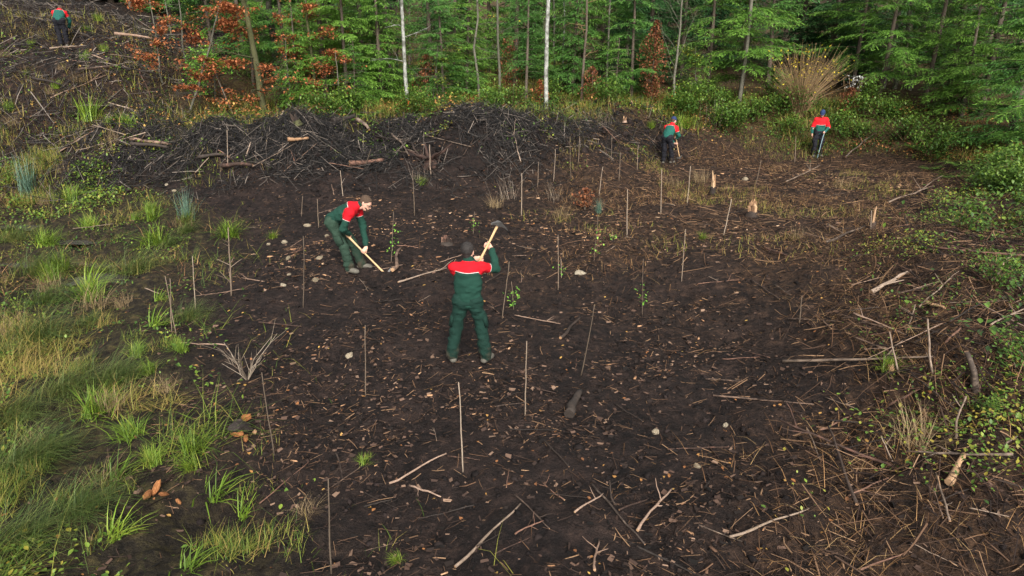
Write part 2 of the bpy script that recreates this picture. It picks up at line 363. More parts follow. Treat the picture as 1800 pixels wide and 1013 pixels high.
SP = stick_protos()
def sticks(xy, Lr, rr, lift, pitch, tints, pw=1.0, zoff=0.0):
    n = len(xy); L_ = Lr[0] + (Lr[1] - Lr[0]) * R.random(n) ** 2.2; rad = rr[0] + (rr[1] - rr[0]) * R.random(n) ** 2
    az = R.uniform(0, 2 * pi, n); h = .5 * L_
    ax, ay = np.cos(az), np.sin(az)
    p0 = np.stack([xy[:, 0] - ax * h, xy[:, 1] - ay * h], -1); p1 = np.stack([xy[:, 0] + ax * h, xy[:, 1] + ay * h], -1)
    z0, z1 = H(p0[:, 0], p0[:, 1]), H(p1[:, 0], p1[:, 1])
    dz = (z1 - z0) + L_ * pitch * R.normal(0, 1, n)
    zc = np.maximum((z0 + z1) / 2, H(xy[:, 0], xy[:, 1])) + rad * .5 + lift * R.random(n) ** 2 + zoff
    d = np.stack([ax * L_, ay * L_, dz], -1); A = along(d, R.uniform(0, 2 * pi, n))
    Lt = np.linalg.norm(d, axis=1); which = R.integers(0, len(SP), n); parts = []
    for j, (PV, PF) in enumerate(SP):
        k = which == j; nk = k.sum()
        if not nk: continue
        ax_, by, cz = A[k][:, :, 0], A[k][:, :, 1], A[k][:, :, 2]
        V = (ax_[:, None] * (PV[:, 0][None, :, None] * Lt[k][:, None, None])
             + by[:, None] * ((PV[:, 1][None] * Lt[k][:, None] + PV[:, 3][None] * rad[k][:, None])[..., None])
             + cz[:, None] * ((PV[:, 2][None] * Lt[k][:, None] + PV[:, 4][None] * rad[k][:, None])[..., None]))
        V = V + np.stack([xy[k, 0], xy[k, 1], zc[k]], -1)[:, None]
        F = (PF[None] + (np.arange(nk) * 9)[:, None, None]).reshape(-1, 4)
        t = tints[0] + (tints[1] - tints[0]) * R.random(nk) ** pw
        parts.append((V.reshape(-1, 3), F, np.repeat(t, 9)))
    return cat(parts)
def stuff(name, parts, m, smooth=False):
    V, F, T = cat(parts) if isinstance(parts, list) else parts
    o = link(name, mesh_from(name, V, F, [m], {'tint': T}, smooth)); return tag(o, kind='stuff')
def D(**kw):
    def f(x, y):
        z = zones(x, y); s = 0
        for k, v in kw.items(): s = s + v * z[k]
        return np.clip(s * (1 + 1.3 * vn2(x * .8, y * .8, 21)), 0, 1)
    return f
def clump(x, y): return np.clip(vn2(x * 1.3, y * 1.3, 31) + vn2(x * .5, y * .5, 32) + .15, 0, 1) * 2
def patchy(x, y, s=1.1, seed=41, b=.1): return np.clip((vn2(x * s, y * s, seed) + .5 * vn2(x * s * 2.7, y * s * 2.7, seed + 1) + b) * 4, 0, 1)
# fine twigs and roots trodden into the soil
s1 = sticks(sample(23000, lambda x, y: D(soil=.75, right=1, hill=.6, grass=.35, berm=.6)(x, y) * np.clip(.3 + clump(x, y), 0, 1), -15, 17, 3.6, 30, .8), (.03, .26), (.002, .007), .02, .14, (.1, 1), 1.35)
s2 = sticks(sample(18000, lambda x, y: berm(x, y) ** .8 * np.interp(x, [-13.5, -11.5, -1, 2.5, 6], [.15, 1, 1, .3, .12]) * patchy(x, y, .8, 101, .22) * (1 - .6 * zones(x, y)['forest']), -15, 7, 18.5, 29), (.12, .95), (.004, .015), .24, .4, (.0, 1), 3.6)
s3 = sticks(sample(9500, lambda x, y: zones(x, y)['right'] * sig(9.5 - x + .35 * (y - 8), 1.0), 1.5, 16, 3.6, 22), (.06, .5), (.0025, .010), .16, .34, (.1, 1), 1.5)
s4 = sticks(sample(7000, lambda x, y: zones(x, y)['hill'], -26, -10, 18, 36), (.2, 1.3), (.005, .018), .2, .2, (.0, 1), 1.8)
s5 = sticks(sample(5000, lambda x, y: zones(x, y)['soil'] * sig(x - 3, 1) * sig(y - 13, 1), 1, 17, 12, 29), (.1, .6), (.004, .01), .08, .2, (.3, 1), 1.2)
stuff('twig_litter', [s1, s3, s5], m_twig)
m_brash = mat('wet_black_brash', stops((.004, .0035, .0033), (.010, .0085, .0078), (.024, .020, .0175), (.062, .051, .043), (.19, .155, .125)), rough=.75, spec=.3)
stuff('brash_heap_twigs', [s2, s4], m_brash)
# splinters and chips of pale wood
def chips(xy, s0, s1, tmin, tmax):
    n = len(xy); PV = np.array([(-.5, -.2, 0), (.5, -.13, 0), (.42, .2, 0), (-.4, .14, 0), (-.45, -.12, .16), (.38, -.1, .14), (.33, .14, .15), (-.36, .1, .13)])
    PF = np.array([(0, 1, 2, 3), (4, 7, 6, 5), (0, 4, 5, 1), (1, 5, 6, 2), (2, 6, 7, 3), (3, 7, 4, 0)])
    s = s0 + (s1 - s0) * R.random(n) ** 2.5
    M = rotz(R.uniform(0, 2 * pi, n)) @ rotx(R.normal(0, .45, n)) * (s[:, None] * np.stack([np.ones(n), R.uniform(.25, 1.2, n), R.uniform(.5, 1.2, n)], -1))[:, None, :]
    T = np.stack([xy[:, 0], xy[:, 1], H(xy[:, 0], xy[:, 1]) + s * .05], -1)
    return inst(PV, PF, M, T, tmin + (tmax - tmin) * R.random(n))
stuff('wood_chips', [chips(sample(2800, lambda x, y: np.clip(D(soil=.8, right=.9, hill=.6, berm=.3)(x, y) * clump(x, y) ** 2, 0, 1), -20, 17, 3.6, 30, .4), .008, .10, .0, .8),
                     chips(sample(900, lambda x, y: zones(x, y)['soil'] * sig(y - 13, 1) * clump(x, y), -6, 17, 12, 29), .04, .15, .1, .9)], m_chip)
# flakes of bark and crumbs
def flakes(xy, s0, s1, tmin, tmax, pw):
    n = len(xy); PV = np.array([(-.5, -.3, 0), (.5, -.22, .05), (.42, .3, 0), (-.4, .24, .06)]); PF = np.array([(0, 1, 2, 3)]); s = s0 + (s1 - s0) * R.random(n) ** 2.5
    M = rotz(R.uniform(0, 2 * pi, n)) @ rotx(R.normal(0, .5, n)) * (s[:, None] * np.stack([np.ones(n), R.uniform(.25, 1.1, n), np.ones(n)], -1))[:, None, :]
    return inst(PV, PF, M, np.stack([xy[:, 0], xy[:, 1], H(xy[:, 0], xy[:, 1]) + s * .12 + .004], -1), tmin + (tmax - tmin) * R.random(n) ** pw)
m_flake = mat('bark_flakes', stops((.006, .005, .0045), (.016, .011, .009), (.035, .022, .017), (.075, .045, .032), (.17, .11, .075)), rough=.85, spec=.12)
stuff('bark_flakes', [flakes(sample(52000, lambda x, y: D(soil=1, right=.9, hill=.6, grass=.25, berm=.5)(x, y) * np.clip(.25 + clump(x, y), 0, 1), -16, 16, 3.6, 30, .7), .01, .09, 0, 1, 1.9)], m_flake)
# clods
def clods(xy, s0, s1):
    PV = np.array([(1, 0, 0), (0, 1, 0), (-1, 0, 0), (0, -1, 0), (.1, .1, .75), (0, 0, -.6), (.7, .6, .3), (-.6, .65, .25), (-.62, -.6, .3), (.65, -.65, .2)])
    PF = np.array([(0, 6, 4), (6, 1, 4), (1, 7, 4), (7, 2, 4), (2, 8, 4), (8, 3, 4), (3, 9, 4), (9, 0, 4), (6, 0, 5), (1, 6, 5), (7, 1, 5), (2, 7, 5), (8, 2, 5), (3, 8, 5), (9, 3, 5), (0, 9, 5)])
    n = len(xy); s = s0 + (s1 - s0) * R.random(n) ** 4
    M = rotz(R.uniform(0, 2 * pi, n)) @ rotx(R.normal(0, .6, n)) * (s[:, None] * R.uniform(.55, 1.3, (n, 3)))[:, None, :]
    T = np.stack([xy[:, 0], xy[:, 1], H(xy[:, 0], xy[:, 1])], -1)
    V, F, t = inst(PV, PF, M, T); V += (R.random(V.shape) - .5) * np.repeat(s, 10)[:, None] * .35
    return V, F, t
stuff('soil_clods', [clods(sample(9000, D(soil=1, right=.7, grass=.12, hill=.7), -15, 15, 3.6, 28, 1.0), .006, .05),
                     clods(sample(2600, lambda x, y: berm(x, y), -15, 7, 18.5, 29), .02, .17)], m_clod, smooth=True)

# grass: thin bent strips
def blade(bend, n=2):
    V = []
    for i in range(n + 1):
        t = i / n; wd = (1 - t) ** .7 if i < n else .06
        y = bend * t ** 1.8; z = t * math.sqrt(max(.05, 1 - (bend * .75) ** 2 * t))
        V += [(-.5 * wd, y, z), (.5 * wd, y, z)]
    return np.array(V), np.array([(2 * i, 2 * i + 1, 2 * i + 3, 2 * i + 2) for i in range(n)])
def hole(x, y):
    k = np.interp(y, [4, 8, 11, 20], [1, .9, .3, .3])
    for px, py, a, b in PUD: k = k * (1 - np.exp(-(((x - px) / (a * 1.1)) ** 2 + ((y - py) / (b * 1.6)) ** 2) ** 2))
    return k * (1 -  np.exp(-(((x + 2.75) / .6) ** 2 + ((y - 5.55) / .42) ** 2) * 1.2))
def grass(xy, h0, h1, w_, tmin, tmax, lean=None, pw=1, tl=.3):
    parts = []; n = len(xy); which = R.integers(0, 4, n)
    for j, bd in enumerate((.25, .5, .8, 1.0)):
        k = which == j; m = k.sum(); PV, PF = blade(bd)
        hgt = R.uniform(h0, h1, m); wd = w_ * R.uniform(.6, 1.3, m)
        az = R.uniform(0, 2 * pi, m) if lean is None else lean + R.normal(0, 1.5, m)
        Mx = rotz(az) @ rotx(-R.normal(tl, .3, m)) * np.stack([wd, hgt, hgt], -1)[:, None, :]
        T = np.stack([xy[k, 0], xy[k, 1], H(xy[k, 0], xy[k, 1]) - .01], -1)
        parts.append(inst(PV, PF, Mx, T, tmin + (tmax - tmin) * R.random(m) ** pw))
    return cat(parts)
ga = grass(sample(13000, lambda x, y: zones(x, y)['grass'] * patchy(x, y, 1.2, 41, -.16) * (y < 22) * hole(x, y), -20, 1, 3.4, 22, .8), .06, .24, .006, .0, .9, -.9)
gb = grass(sample(5500, lambda x, y: zones(x, y)['grass'] * patchy(x, y, .9, 43, -.2) * hole(x, y), -20, 1, 3.4, 22, .5), .2, .75, .008, .0, .8, -1.0, tl=.75)
gh = grass(sample(16000, lambda x, y: zones(x, y)['forest'] * patchy(x, y, .35, 71, .1) * (x < 4), -14, 5, 24, 46), .2, .6, .02, .25, 1)
gc = grass(sample(8000, lambda x, y: zones(x, y)['grass'] * patchy(x, y, .8, 45, -.1) * hole(x, y), -20, 1, 3.4, 22, .5), .15, .5, .007, .6, 1, -.9, tl=.7)
gi = grass(sample(6000, lambda x, y: np.exp(-((x + 13) / 2.5) ** 2 - ((y - 20) / 3) ** 2) * patchy(x, y, .7, 93, .05), -18, -7, 14, 25), .15, .5, .012, .2, 1)
gd = grass(sample(4500, lambda x, y: zones(x, y)['hill'] * patchy(x, y, .5, 47, -.05), -30, -10, 18, 36), .15, .55, .016, .6, 1)
ge = grass(sample(16000, lambda x, y: zones(x, y)['forest'] * patchy(x, y, .6, 49, .1) * (y < back(x) + 5), -14, 20, 20, 35), .15, .6, .016, .1, 1)
gf = grass(sample(4500, lambda x, y: zones(x, y)['soil'] * sig(x - 2, 1) * sig(y - 13, 1) * patchy(x, y, .6, 51, -.1), 0, 17, 12, 29), .08, .28, .009, .55, 1)
stuff('rough_grass', [ga, gb, gc, gd, ge, gf, gh, gi], m_grassA)

# withered bracken and roots, orange-brown
m_bracken = mat('dead_bracken', stops((.018, .010, .006), (.05, .025, .012), (.12, .058, .024), (.23, .125, .05), (.30, .20, .09)), rough=.8, trans=.1)
ba = grass(sample(20000, lambda x, y: zones(x, y)['right'] * patchy(x, y, .8, 81, .08) * sig(rb(y) + 4.5 + .1 * y - x, .5), 1, 18, 3.6, 26, .4), .08, .4, .006, 0, 1, None, 1.3, tl=.9)
bb = grass(sample(19000, lambda x, y: zones(x, y)['soil'] * sig(x - 1.5, 1) * sig(y - 12.5, .8) * patchy(x, y, .55, 83, .02), -2, 17, 11, 29), .08, .35, .008, 0, 1, None, 1.2, tl=.95)
bc = grass(sample(12000, lambda x, y: (zones(x, y)['forest'] * (y < back(x) + 7) + .25 * zones(x, y)['hill'] + .35 * zones(x, y)['grass']) * patchy(x, y, .5, 85, -.05), -22, 20, 8, 33), .15, .5, .013, .1, 1, None, 1, tl=.8)
bd = grass(sample(9000, lambda x, y: zones(x, y)['soil'] * patchy(x, y, .7, 87, -.05), -7, 6, 3.6, 18, .7), .04, .16, .004, .0, .8, None, 1.3, tl=1.25)
stuff('withered_bracken', [ba, bb, bc, bd], m_bracken)

# low leaves: brambles and herbs
LEAF_V = np.array([(0, -.5, 0), (.33, -.12, .08), (.30, .18, .06), (0, .55, -.04), (-.30, .18, .06), (-.33, -.12, .08)]); LEAF_F = np.array([(0, 1, 2, 3), (0, 3, 4, 5)])
def leaves(P, s0, s1, tmin, tmax, tilt=.6, pw=1):
    n = len(P); s = R.uniform(s0, s1, n)
    M = rotz(R.uniform(0, 2 * pi, n)) @ rotx(R.normal(0, tilt, n)) * s[:, None, None]
    return inst(LEAF_V, LEAF_F, M, P, np.clip(tmin + (tmax - tmin) * (R.random(n) ** pw + .7 * vn2(P[:, 0] * .5, P[:, 1] * .5, 77)), 0, 1))
def above(xy, h0, h1, pw=1.0):
    z = H(xy[:, 0], xy[:, 1]) + h0 + (h1 - h0) * R.random(len(xy)) ** pw * np.clip(.5 + 1.6 * vn2(xy[:, 0] * .9, xy[:, 1] * .9, 61), .08, 1.3)
    return np.stack([xy[:, 0], xy[:, 1], z], -1)
fz = lambda x, y: zones(x, y)['forest'] * patchy(x, y, .45, 53, .12) * (y < back(x) + 7)
bl = [leaves(above(sample(27000, fz, -14, 24, 14, 38), .0, .42), .04, .10, .0, .75, pw=1.5),
      leaves(above(sample(11000, lambda x, y: zones(x, y)['right'] * sig(x - rb(y) - .9, .35) * patchy(x, y, .9, 55, -.02), 2, 17, 3.6, 22, .4), .02, .4), .02, .055, .2, 1, pw=1.1),
      leaves(above(sample(16000, lambda x, y: zones(x, y)['right'] * sig(x - (rb(y) + 2.9 + .12 * y), .6) * patchy(x, y, .7, 57, .3), 5, 26, 5, 28), .0, .9), .04, .10, 0, .7, pw=1.4),
      leaves(above(sample(3500, lambda x, y: np.exp(-((x + 12.5) / 2.2) ** 2 - ((y - 20) / 2.6) ** 2) * patchy(x, y, .8, 91, -.05), -18, -7, 14, 25), .0, .4), .04, .09, .05, .75), leaves(above(sample(4500, lambda x, y: zones(x, y)['grass'] * patchy(x, y, .9, 58, 0.), -20, 0, 4, 22, .4), .0, .2), .03, .07, .1, .9),
      leaves(above(sample(1500, lambda x, y: berm(x, y) * patchy(x, y, .9, 59, -.15), -14, 6, 19, 28), .05, .3), .05, .1, .2, 1),
      leaves(above(sample(2500, lambda x, y: zones(x, y)['hill'] * patchy(x, y, .6, 60, -.1), -26, -11, 19, 33), .0, .3), .05, .12, .2, .9)]
stuff('ground_cover_leaves', bl, m_leaf)
fl = [leaves(above(sample(7000, lambda x, y: zones(x, y)['forest'] * patchy(x, y, .5, 65, -.05) * (y < back(x) + 6), -14, 20, 18, 36), .0, .6), .05, .11, .2, 1, .6), leaves(above(sample(9000, lambda x, y: (zones(x, y)['forest'] + .5 * zones(x, y)['hill']) * patchy(x, y, .35, 63, .1) * (y < back(x) + 9), -24, 22, 18, 38), .0, .06), .05, .11, 0, 1, .4),
      leaves(above(sample(1400, D(soil=.6, right=1, grass=.4), -12, 15, 3.6, 26, .5), .0, .03), .025, .06, .2, 1, .4)]
stuff('fallen_leaves', fl, m_fleaf)
# ------------------------------------------------------------------ people: bodies and clothes grown from smooth-blended limbs
def nz(v): v = np.asarray(v, float); return v / (np.linalg.norm(v) + 1e-9)
def cap(a, b, ra, rb_=None, lat=None, flat=1.0, k=.02):
    return (np.asarray(a, float), np.asarray(b, float), ra, ra if rb_ is None else rb_, None if lat is None else nz(lat), flat, k)
def sdf_mesh(prims, h, cut=None):
    lo = np.min([np.minimum(p[0], p[1]) - max(p[2], p[3]) for p in prims], 0) - .05
    hi = np.max([np.maximum(p[0], p[1]) + max(p[2], p[3]) for p in prims], 0) + .05
    n = np.ceil((hi - lo) / h).astype(int) + 1
    f = np.full(n, .3, np.float32)
    ax = [lo[i] + np.arange(n[i]) * h for i in range(3)]
    for a, b, ra, rb_, lat, flat, k in prims:
        m = max(ra, rb_) + k + .03
        i0 = np.maximum(((np.minimum(a, b) - m - lo) / h).astype(int), 0); i1 = np.minimum(((np.maximum(a, b) + m - lo) / h).astype(int) + 2, n)
        sl = tuple(slice(i0[i], i1[i]) for i in range(3))
        X, Y, Z = np.meshgrid(*[ax[i][sl[i]] for i in range(3)], indexing='ij')
        P = np.stack([X, Y, Z], -1); d = b - a; L2 = d @ d + 1e-12
        t = np.clip(((P - a) @ d) / L2, 0, 1); q = P - a - t[..., None] * d; r = ra + (rb_ - ra) * t
        if lat is None: g = np.linalg.norm(q, axis=-1) - r
        else:
            l2 = lat - d * (lat @ d) / L2 if L2 > 1e-6 else lat; l2 = nz(l2)
            ul = q @ l2; w2 = np.maximum((q ** 2).sum(-1) - ul ** 2, 0)
            rw = r * flat; g = (np.sqrt((ul / r) ** 2 + w2 / rw ** 2) - 1) * np.minimum(r, rw)
        old = f[sl]; hh = np.clip(.5 + .5 * (old - g) / k, 0, 1)
        f[sl] = (old * (1 - hh) + g * hh - k * hh * (1 - hh)).astype(np.float32)
    if cut is not None:
        for pt, nn in cut:
            X, Y, Z = np.meshgrid(*ax, indexing='ij')
            f = np.maximum(f, ((X - pt[0]) * nn[0] + (Y - pt[1]) * nn[1] + (Z - pt[2]) * nn[2]).astype(np.float32))
    s = f < 0
    c = np.zeros(tuple(n - 1), np.uint8)
    offs = [(i, j, k) for i in (0, 1) for j in (0, 1) for k in (0, 1)]
    for o in offs: c += s[o[0]:n[0] - 1 + o[0], o[1]:n[1] - 1 + o[1], o[2]:n[2] - 1 + o[2]]
    cells = np.argwhere((c > 0) & (c < 8)); idx = np.full(tuple(n - 1), -1, np.int64); idx[tuple(cells.T)] = np.arange(len(cells))
    val = {o: f[tuple((cells + o).T)] for o in offs}
    acc = np.zeros((len(cells), 3)); cnt = np.zeros(len(cells))
    for o in offs:
        for axx in range(3):
            if o[axx]: continue
            o2 = tuple(o[i] + (i == axx) for i in range(3)); va, vb = val[o], val[o2]
            x = (va < 0) != (vb < 0); t = np.where(x, va / np.where(x, va - vb, 1), 0)
            p = np.tile(np.array(o, float), (len(cells), 1)); p[:, axx] += t
            acc[x] += p[x]; cnt[x] += 1
    V = lo + (cells + acc / cnt[:, None]) * h
    Fs = []
    for axx in range(3):
        b1, b2 = [(1, 2), (2, 0), (0, 1)][axx]
        sa = [slice(None)] * 3; sb = [slice(None)] * 3; sa[axx] = slice(0, -1); sb[axx] = slice(1, None)
        A, B = s[tuple(sa)], s[tuple(sb)]; e = np.argwhere(A != B)
        e = e[(e[:, b1] > 0) & (e[:, b2] > 0) & (e[:, b1] < n[b1] - 1) & (e[:, b2] < n[b2] - 1)]
        ins = A[tuple(e.T)]
        def g(d1, d2):
            q = e.copy(); q[:, b1] -= d1; q[:, b2] -= d2; return idx[tuple(q.T)]
        q = np.stack([g(1, 1), g(0, 1), g(0, 0), g(1, 0)], -1)
        q[~ins] = q[~ins][:, ::-1]; Fs.append(q)
    return V, np.concatenate(Fs)
def vnormals(V, F):
    fn = np.cross(V[F[:, 2]] - V[F[:, 0]], V[F[:, 3]] - V[F[:, 1]]); N = np.zeros_like(V)
    for i in range(4): np.add.at(N, F[:, i], fn)
    return N / (np.linalg.norm(N, axis=1)[:, None] + 1e-9)

m_skin = mat('skin', stops((.36, .19, .13), (.52, .31, .23)), rough=.55, nscale=20, namt=.4)
m_hairB = mat('brown_hair', stops((.035, .021, .013), (.065, .04, .025)), rough=.8, nscale=60, namt=.8, bump=.5, bscale=150)
m_hairK = mat('black_hair', stops((.008, .007, .006), (.025, .02, .018)), rough=.7, nscale=60, namt=.8, bump=.5, bscale=150)
m_navy = mat('navy_knit', stops((.008, .014, .045), (.016, .03, .08)), rough=.9, nscale=40, namt=.6)
m_boot = mat('muddy_boots', stops((.03, .028, .022), (.075, .068, .055), (.13, .12, .095)), rough=.85, nscale=14, namt=.9, bump=.4)
m_eye = mat('dark_eye', stops((.01, .008, .008), (.02, .015, .012)), rough=.3)
def cloth_mat(name, c, c2, rough=.9):
    return mat(name, [(0, (.045, .032, .022)), (.22, tuple((a + b) / 2 for a, b in zip(c, (.045, .032, .022)))), (.38, c), (1, c2)], rough=rough, nscale=9, namt=.9, bump=.35, bscale=60, spec=.15)
m_trG = cloth_mat('green_work_trousers', (.0035, .014, .0098), (.007, .026, .019))
m_trM = cloth_mat('muddy_green_trousers', (.012, .024, .016), (.022, .042, .028))
m_trK = cloth_mat('black_trousers', (.006, .006, .008), (.014, .014, .018))
m_pipe = cloth_mat('white_piping', (.55, .55, .55), (.7, .7, .7))
m_glove = cloth_mat('grey_collar', (.03, .035, .035), (.06, .06, .06))
def jacket_mat(name, green, red):
    m = bpy.data.materials.new(name); m.use_nodes = True; t = m.node_tree; N = t.nodes; L = t.links; b = N['Principled BSDF']
    b.inputs['Roughness'].default_value = .9; b.inputs['Specular IOR Level'].default_value = .15
    a = N.new('ShaderNodeAttribute'); a.attribute_name = 'yoke'; r = N.new('ShaderNodeValToRGB'); r.color_ramp.interpolation = 'CONSTANT'
    mr = N.new('ShaderNodeMapRange'); mr.inputs[1].default_value = -.2; mr.inputs[2].default_value = .2; L.new(a.outputs['Fac'], mr.inputs[0])
    e = r.color_ramp.elements; e[0].position = 0; e[0].color = (*green, 1); e[1].position = .492; e[1].color = (.42, .38, .36, 1)
    x = e.new(.507); x.color = (*red, 1)
    L.new(mr.outputs[0], r.inputs[0])
    tc = N.new('ShaderNodeTexCoord'); n = N.new('ShaderNodeTexNoise'); n.inputs['Scale'].default_value = 10; n.inputs['Detail'].default_value = 6; L.new(tc.outputs['Object'], n.inputs['Vector'])
    mm = N.new('ShaderNodeMapRange'); mm.inputs[3].default_value = .75; mm.inputs[4].default_value = 1.2; L.new(n.outputs['Fac'], mm.inputs[0])
    mx = N.new('ShaderNodeVectorMath'); mx.operation = 'SCALE'; L.new(r.outputs[0], mx.inputs[0]); L.new(mm.outputs[0], mx.inputs['Scale']); L.new(mx.outputs[0], b.inputs['Base Color'])
    n2 = N.new('ShaderNodeTexNoise'); n2.inputs['Scale'].default_value = 60; L.new(tc.outputs['Object'], n2.inputs['Vector'])
    bp = N.new('ShaderNodeBump'); bp.inputs['Strength'].default_value = .3; bp.inputs['Distance'].default_value = .01; L.new(n2.outputs['Fac'], bp.inputs['Height']); L.new(bp.outputs[0], b.inputs['Normal'])
    return m
m_jk = jacket_mat('green_jacket_red_yoke', (.007, .029, .020), (.34, .005, .010))
m_jk2 = jacket_mat('teal_jacket_red_yoke', (.010, .062, .048), (.42, .009, .013))

def hand_prims(G, axis, elbow, side, gap=.030):
    """fist closed round a shaft at G along axis; returns (wrist, prims)"""
    A = nz(axis); D = np.asarray(G, float) - elbow; D = nz(D - A * (D @ A)); Nn = nz(np.cross(A, D)) * side
    W = G - Nn * gap - D * .062
    S = A
    pr = [cap(W, W + D * .03, .027, .030, S, .75, .015), cap(W + D * .025, W + D * .085, .036, .041, S, .42, .015)]
    for i, ln in enumerate((.92, 1.05, 1.0, .8)):
        o = S * (.031 - .0207 * i); p = W + D * .088 + o; ang = 0
        for seg, (l_, cu) in enumerate(zip((.040, .027, .022), (1.05, 1.25, 1.0))):
            ang += cu; dd = D * cos(ang) + Nn * sin(ang); q = p + dd * l_ * ln
            pr.append(cap(p, q, .0098 - .0008 * seg, .0092 - .0008 * seg, k=.004)); p = q
    p = W + D * .035 + S * .032; q = p + nz(D * .5 + S * .55 + Nn * .6) * .04; r_ = q + nz(D * .5 + S * .1 + Nn * .85) * .033
    pr += [cap(p, q, .0125, .011, k=.012), cap(q, r_, .011, .0092, k=.005)]
    return W, pr
def open_hand_prims(W, D, Nn, side):
    D = nz(D); Nn = nz(Nn - D * (Nn @ D)); S = np.cross(D, Nn) * side
    pr = [cap(W, W + D * .03, .027, .030, S, .75, .015), cap(W + D * .025, W + D * .085, .036, .041, S, .42, .015)]
    for i, ln in enumerate((.92, 1.05, 1.0, .8)):
        o = S * (.031 - .0207 * i); p = W + D * .088 + o; ang = 0
        for seg, (l_, cu) in enumerate(zip((.040, .027, .022), (.3, .35, .35))):
            ang += cu; dd = D * cos(ang) + Nn * sin(ang); q = p + dd * l_ * ln
            pr.append(cap(p, q, .0098 - .0008 * seg, .0092 - .0008 * seg, k=.004)); p = q
    p = W + D * .035 + S * .032; q = p + nz(D * .75 + S * .6 + Nn * .2) * .04
    pr += [cap(p, q, .0125, .011, k=.012), cap(q, q + nz(D + S * .2 + Nn * .3) * .033, .011, .009, k=.005)]
    return pr

def build_person(J, label, loc, yaw, trouser, jacket, hair=None, hat=None, beard=None, glasses=False, vox=.009, scale=1.0, group=None, yoke_h=.115, arm_red=.45):
    """J: joints in metres, facing +Y, person's right at +X"""
    g = lambda n: np.asarray(J[n], float)
    pel, ch, nk, hd = g('pelvis'), g('chest'), g('neck'), g('head')
    fdir = nz(g('face')); up = nz(hd - nk); up = nz(up - fdir * (up @ fdir)); rt = np.cross(fdir, up)
    lat = nz(g('shR') - g('shL')); latp = nz(g('hipR') - g('hipL'))
    B = []; Jk = []; Tr = []
    # head and face
    B += [cap(hd + up * .045 - fdir * .018, hd + up * .025 + fdir * .005, .083, .083, rt, 1.12, .02), cap(hd + up * .0 + fdir * .02, hd - up * .075 + fdir * .045, .068, .045, rt, 1.0, .03),
          cap(hd - up * .005 + fdir * .098, hd - up * .035 + fdir * .113, .009, .014, k=.012), cap(hd + up * .022 + fdir * .085 - rt * .03, hd + up * .022 + fdir * .085 + rt * .03, .013, k=.02),
          cap(hd - up * .063 + fdir * .088 - rt * .016, hd - up * .063 + fdir * .088 + rt * .016, .010, k=.01), cap(hd - up * .09 + fdir * .075, hd - up * .092 + fdir * .078, .022, k=.02)]
    for s in (-1, 1):
        e = hd + rt * s * .080 - fdir * .012 - up * .008
        B += [cap(e + up * .024 - fdir * .006, e - up * .02, .016, .010, fdir, .55, .008)]
    B += [cap(nk - up * .02, hd - up * .05 - fdir * .01, .058, .052, k=.03)]
    # torso under the jacket
    B += [cap(pel, ch - nz(ch - pel) * .05, .105, .115, lat, .62, .03), cap(g('shL') + lat * .04, g('shR') - lat * .04, .04, .04, k=.03), cap(g('hipL'), g('hipR'), .07, k=.03), cap(ch, nk, .06, .05, lat, .8, .03)]
    for s in 'LR':
        sh, el, hp, kn, an = g('sh' + s), g('el' + s), g('hip' + s), g('kn' + s), g('an' + s); toe = nz(g('toe' + s)); sd = 1 if s == 'R' else -1
        if 'grip' + s in J: wr, hpz = hand_prims(g('grip' + s), g('axis' + s), el, sd * J.get('flip', 1))
        else: wr = g('wr' + s); hpz = open_hand_prims(wr, wr - el, J.get('palm' + s, (-sd, 0, 0)), -sd)
        J['wr' + s] = wr
        B += hpz + [cap(sh, el, .052, .040, k=.03), cap(el, el + (wr - el) * .35, .041, .040, k=.02), cap(el + (wr - el) * .3, wr, .040, .027, k=.02)]
        B += [cap(hp, kn, .085, .055, k=.04), cap(kn, kn + (an - kn) * .35, .055, .056, k=.03), cap(kn + (an - kn) * .3, an, .056, .038, k=.03), cap(an - (0, 0, .03), an + toe * .12 - (0, 0, .055), .04, .03, k=.03)]
        Jk += [cap(sh, el, .077, .063, k=.045), cap(el, el + (wr - el) * .8, .062, .049, k=.03), cap(el + (wr - el) * .76, el + (wr - el) * .9, .049, .043, k=.02)]
        boot = an + np.array([0, 0, -.0]); Tr += [cap(hp, kn, .108, .082, k=.05), cap(kn, kn + (an - kn) * .5, .082, .080, k=.04), cap(kn + (an - kn) * .45, kn + (an - kn) * .97, .080, .088, k=.03)]
    fr = nz(np.cross(nz(ch - pel), lat)) * -1
    Jk += [cap(pel + nz(ch - pel) * .09, pel + (ch - pel) * .5, .172, .178, lat, .74, .05), cap(pel + (ch - pel) * .45, ch - nz(ch - pel) * .06, .178, .178, lat, .72, .06), cap(g('shL') + lat * .03, g('shR') - lat * .03, .074, .074, k=.06),
           cap(ch - nz(ch - pel) * .03, nk, .12, .082, lat, .85, .05), cap(nk, nk + nz(hd - nk) * .05, .073, .070, k=.02)]
    Jk += [cap(pel - nz(ch - pel) * .01, pel + nz(ch - pel) * .07, .174, .174, lat, .78, .03)]
    Tr += [cap(g('hipL') + (0, 0, .02), g('hipR') + (0, 0, .02), .112, k=.06), cap(pel - nz(ch - pel) * .02, pel + nz(ch - pel) * .10, .155, .155, latp, .76, .05)]
    V, F = sdf_mesh(B, vox)
    person = link('person', mesh_from('person_body', V, F, [m_skin], {'tint': .5 + .4 * vn3(V * 30, 3)}, True), loc=loc, rot=(0, 0, yaw), scale=scale)
    # jacket with wrinkles and the coloured yoke
    V, F = sdf_mesh(Jk, vox + .001); N_ = vnormals(V, F)
    ax = nz(ch - pel)
    sag = .010 * np.sin(((V - pel) @ ax) * 55 + 5 * vn3(V * 6, 7)) * np.clip(.45 - ((V - pel) @ ax), 0, .3) / .3
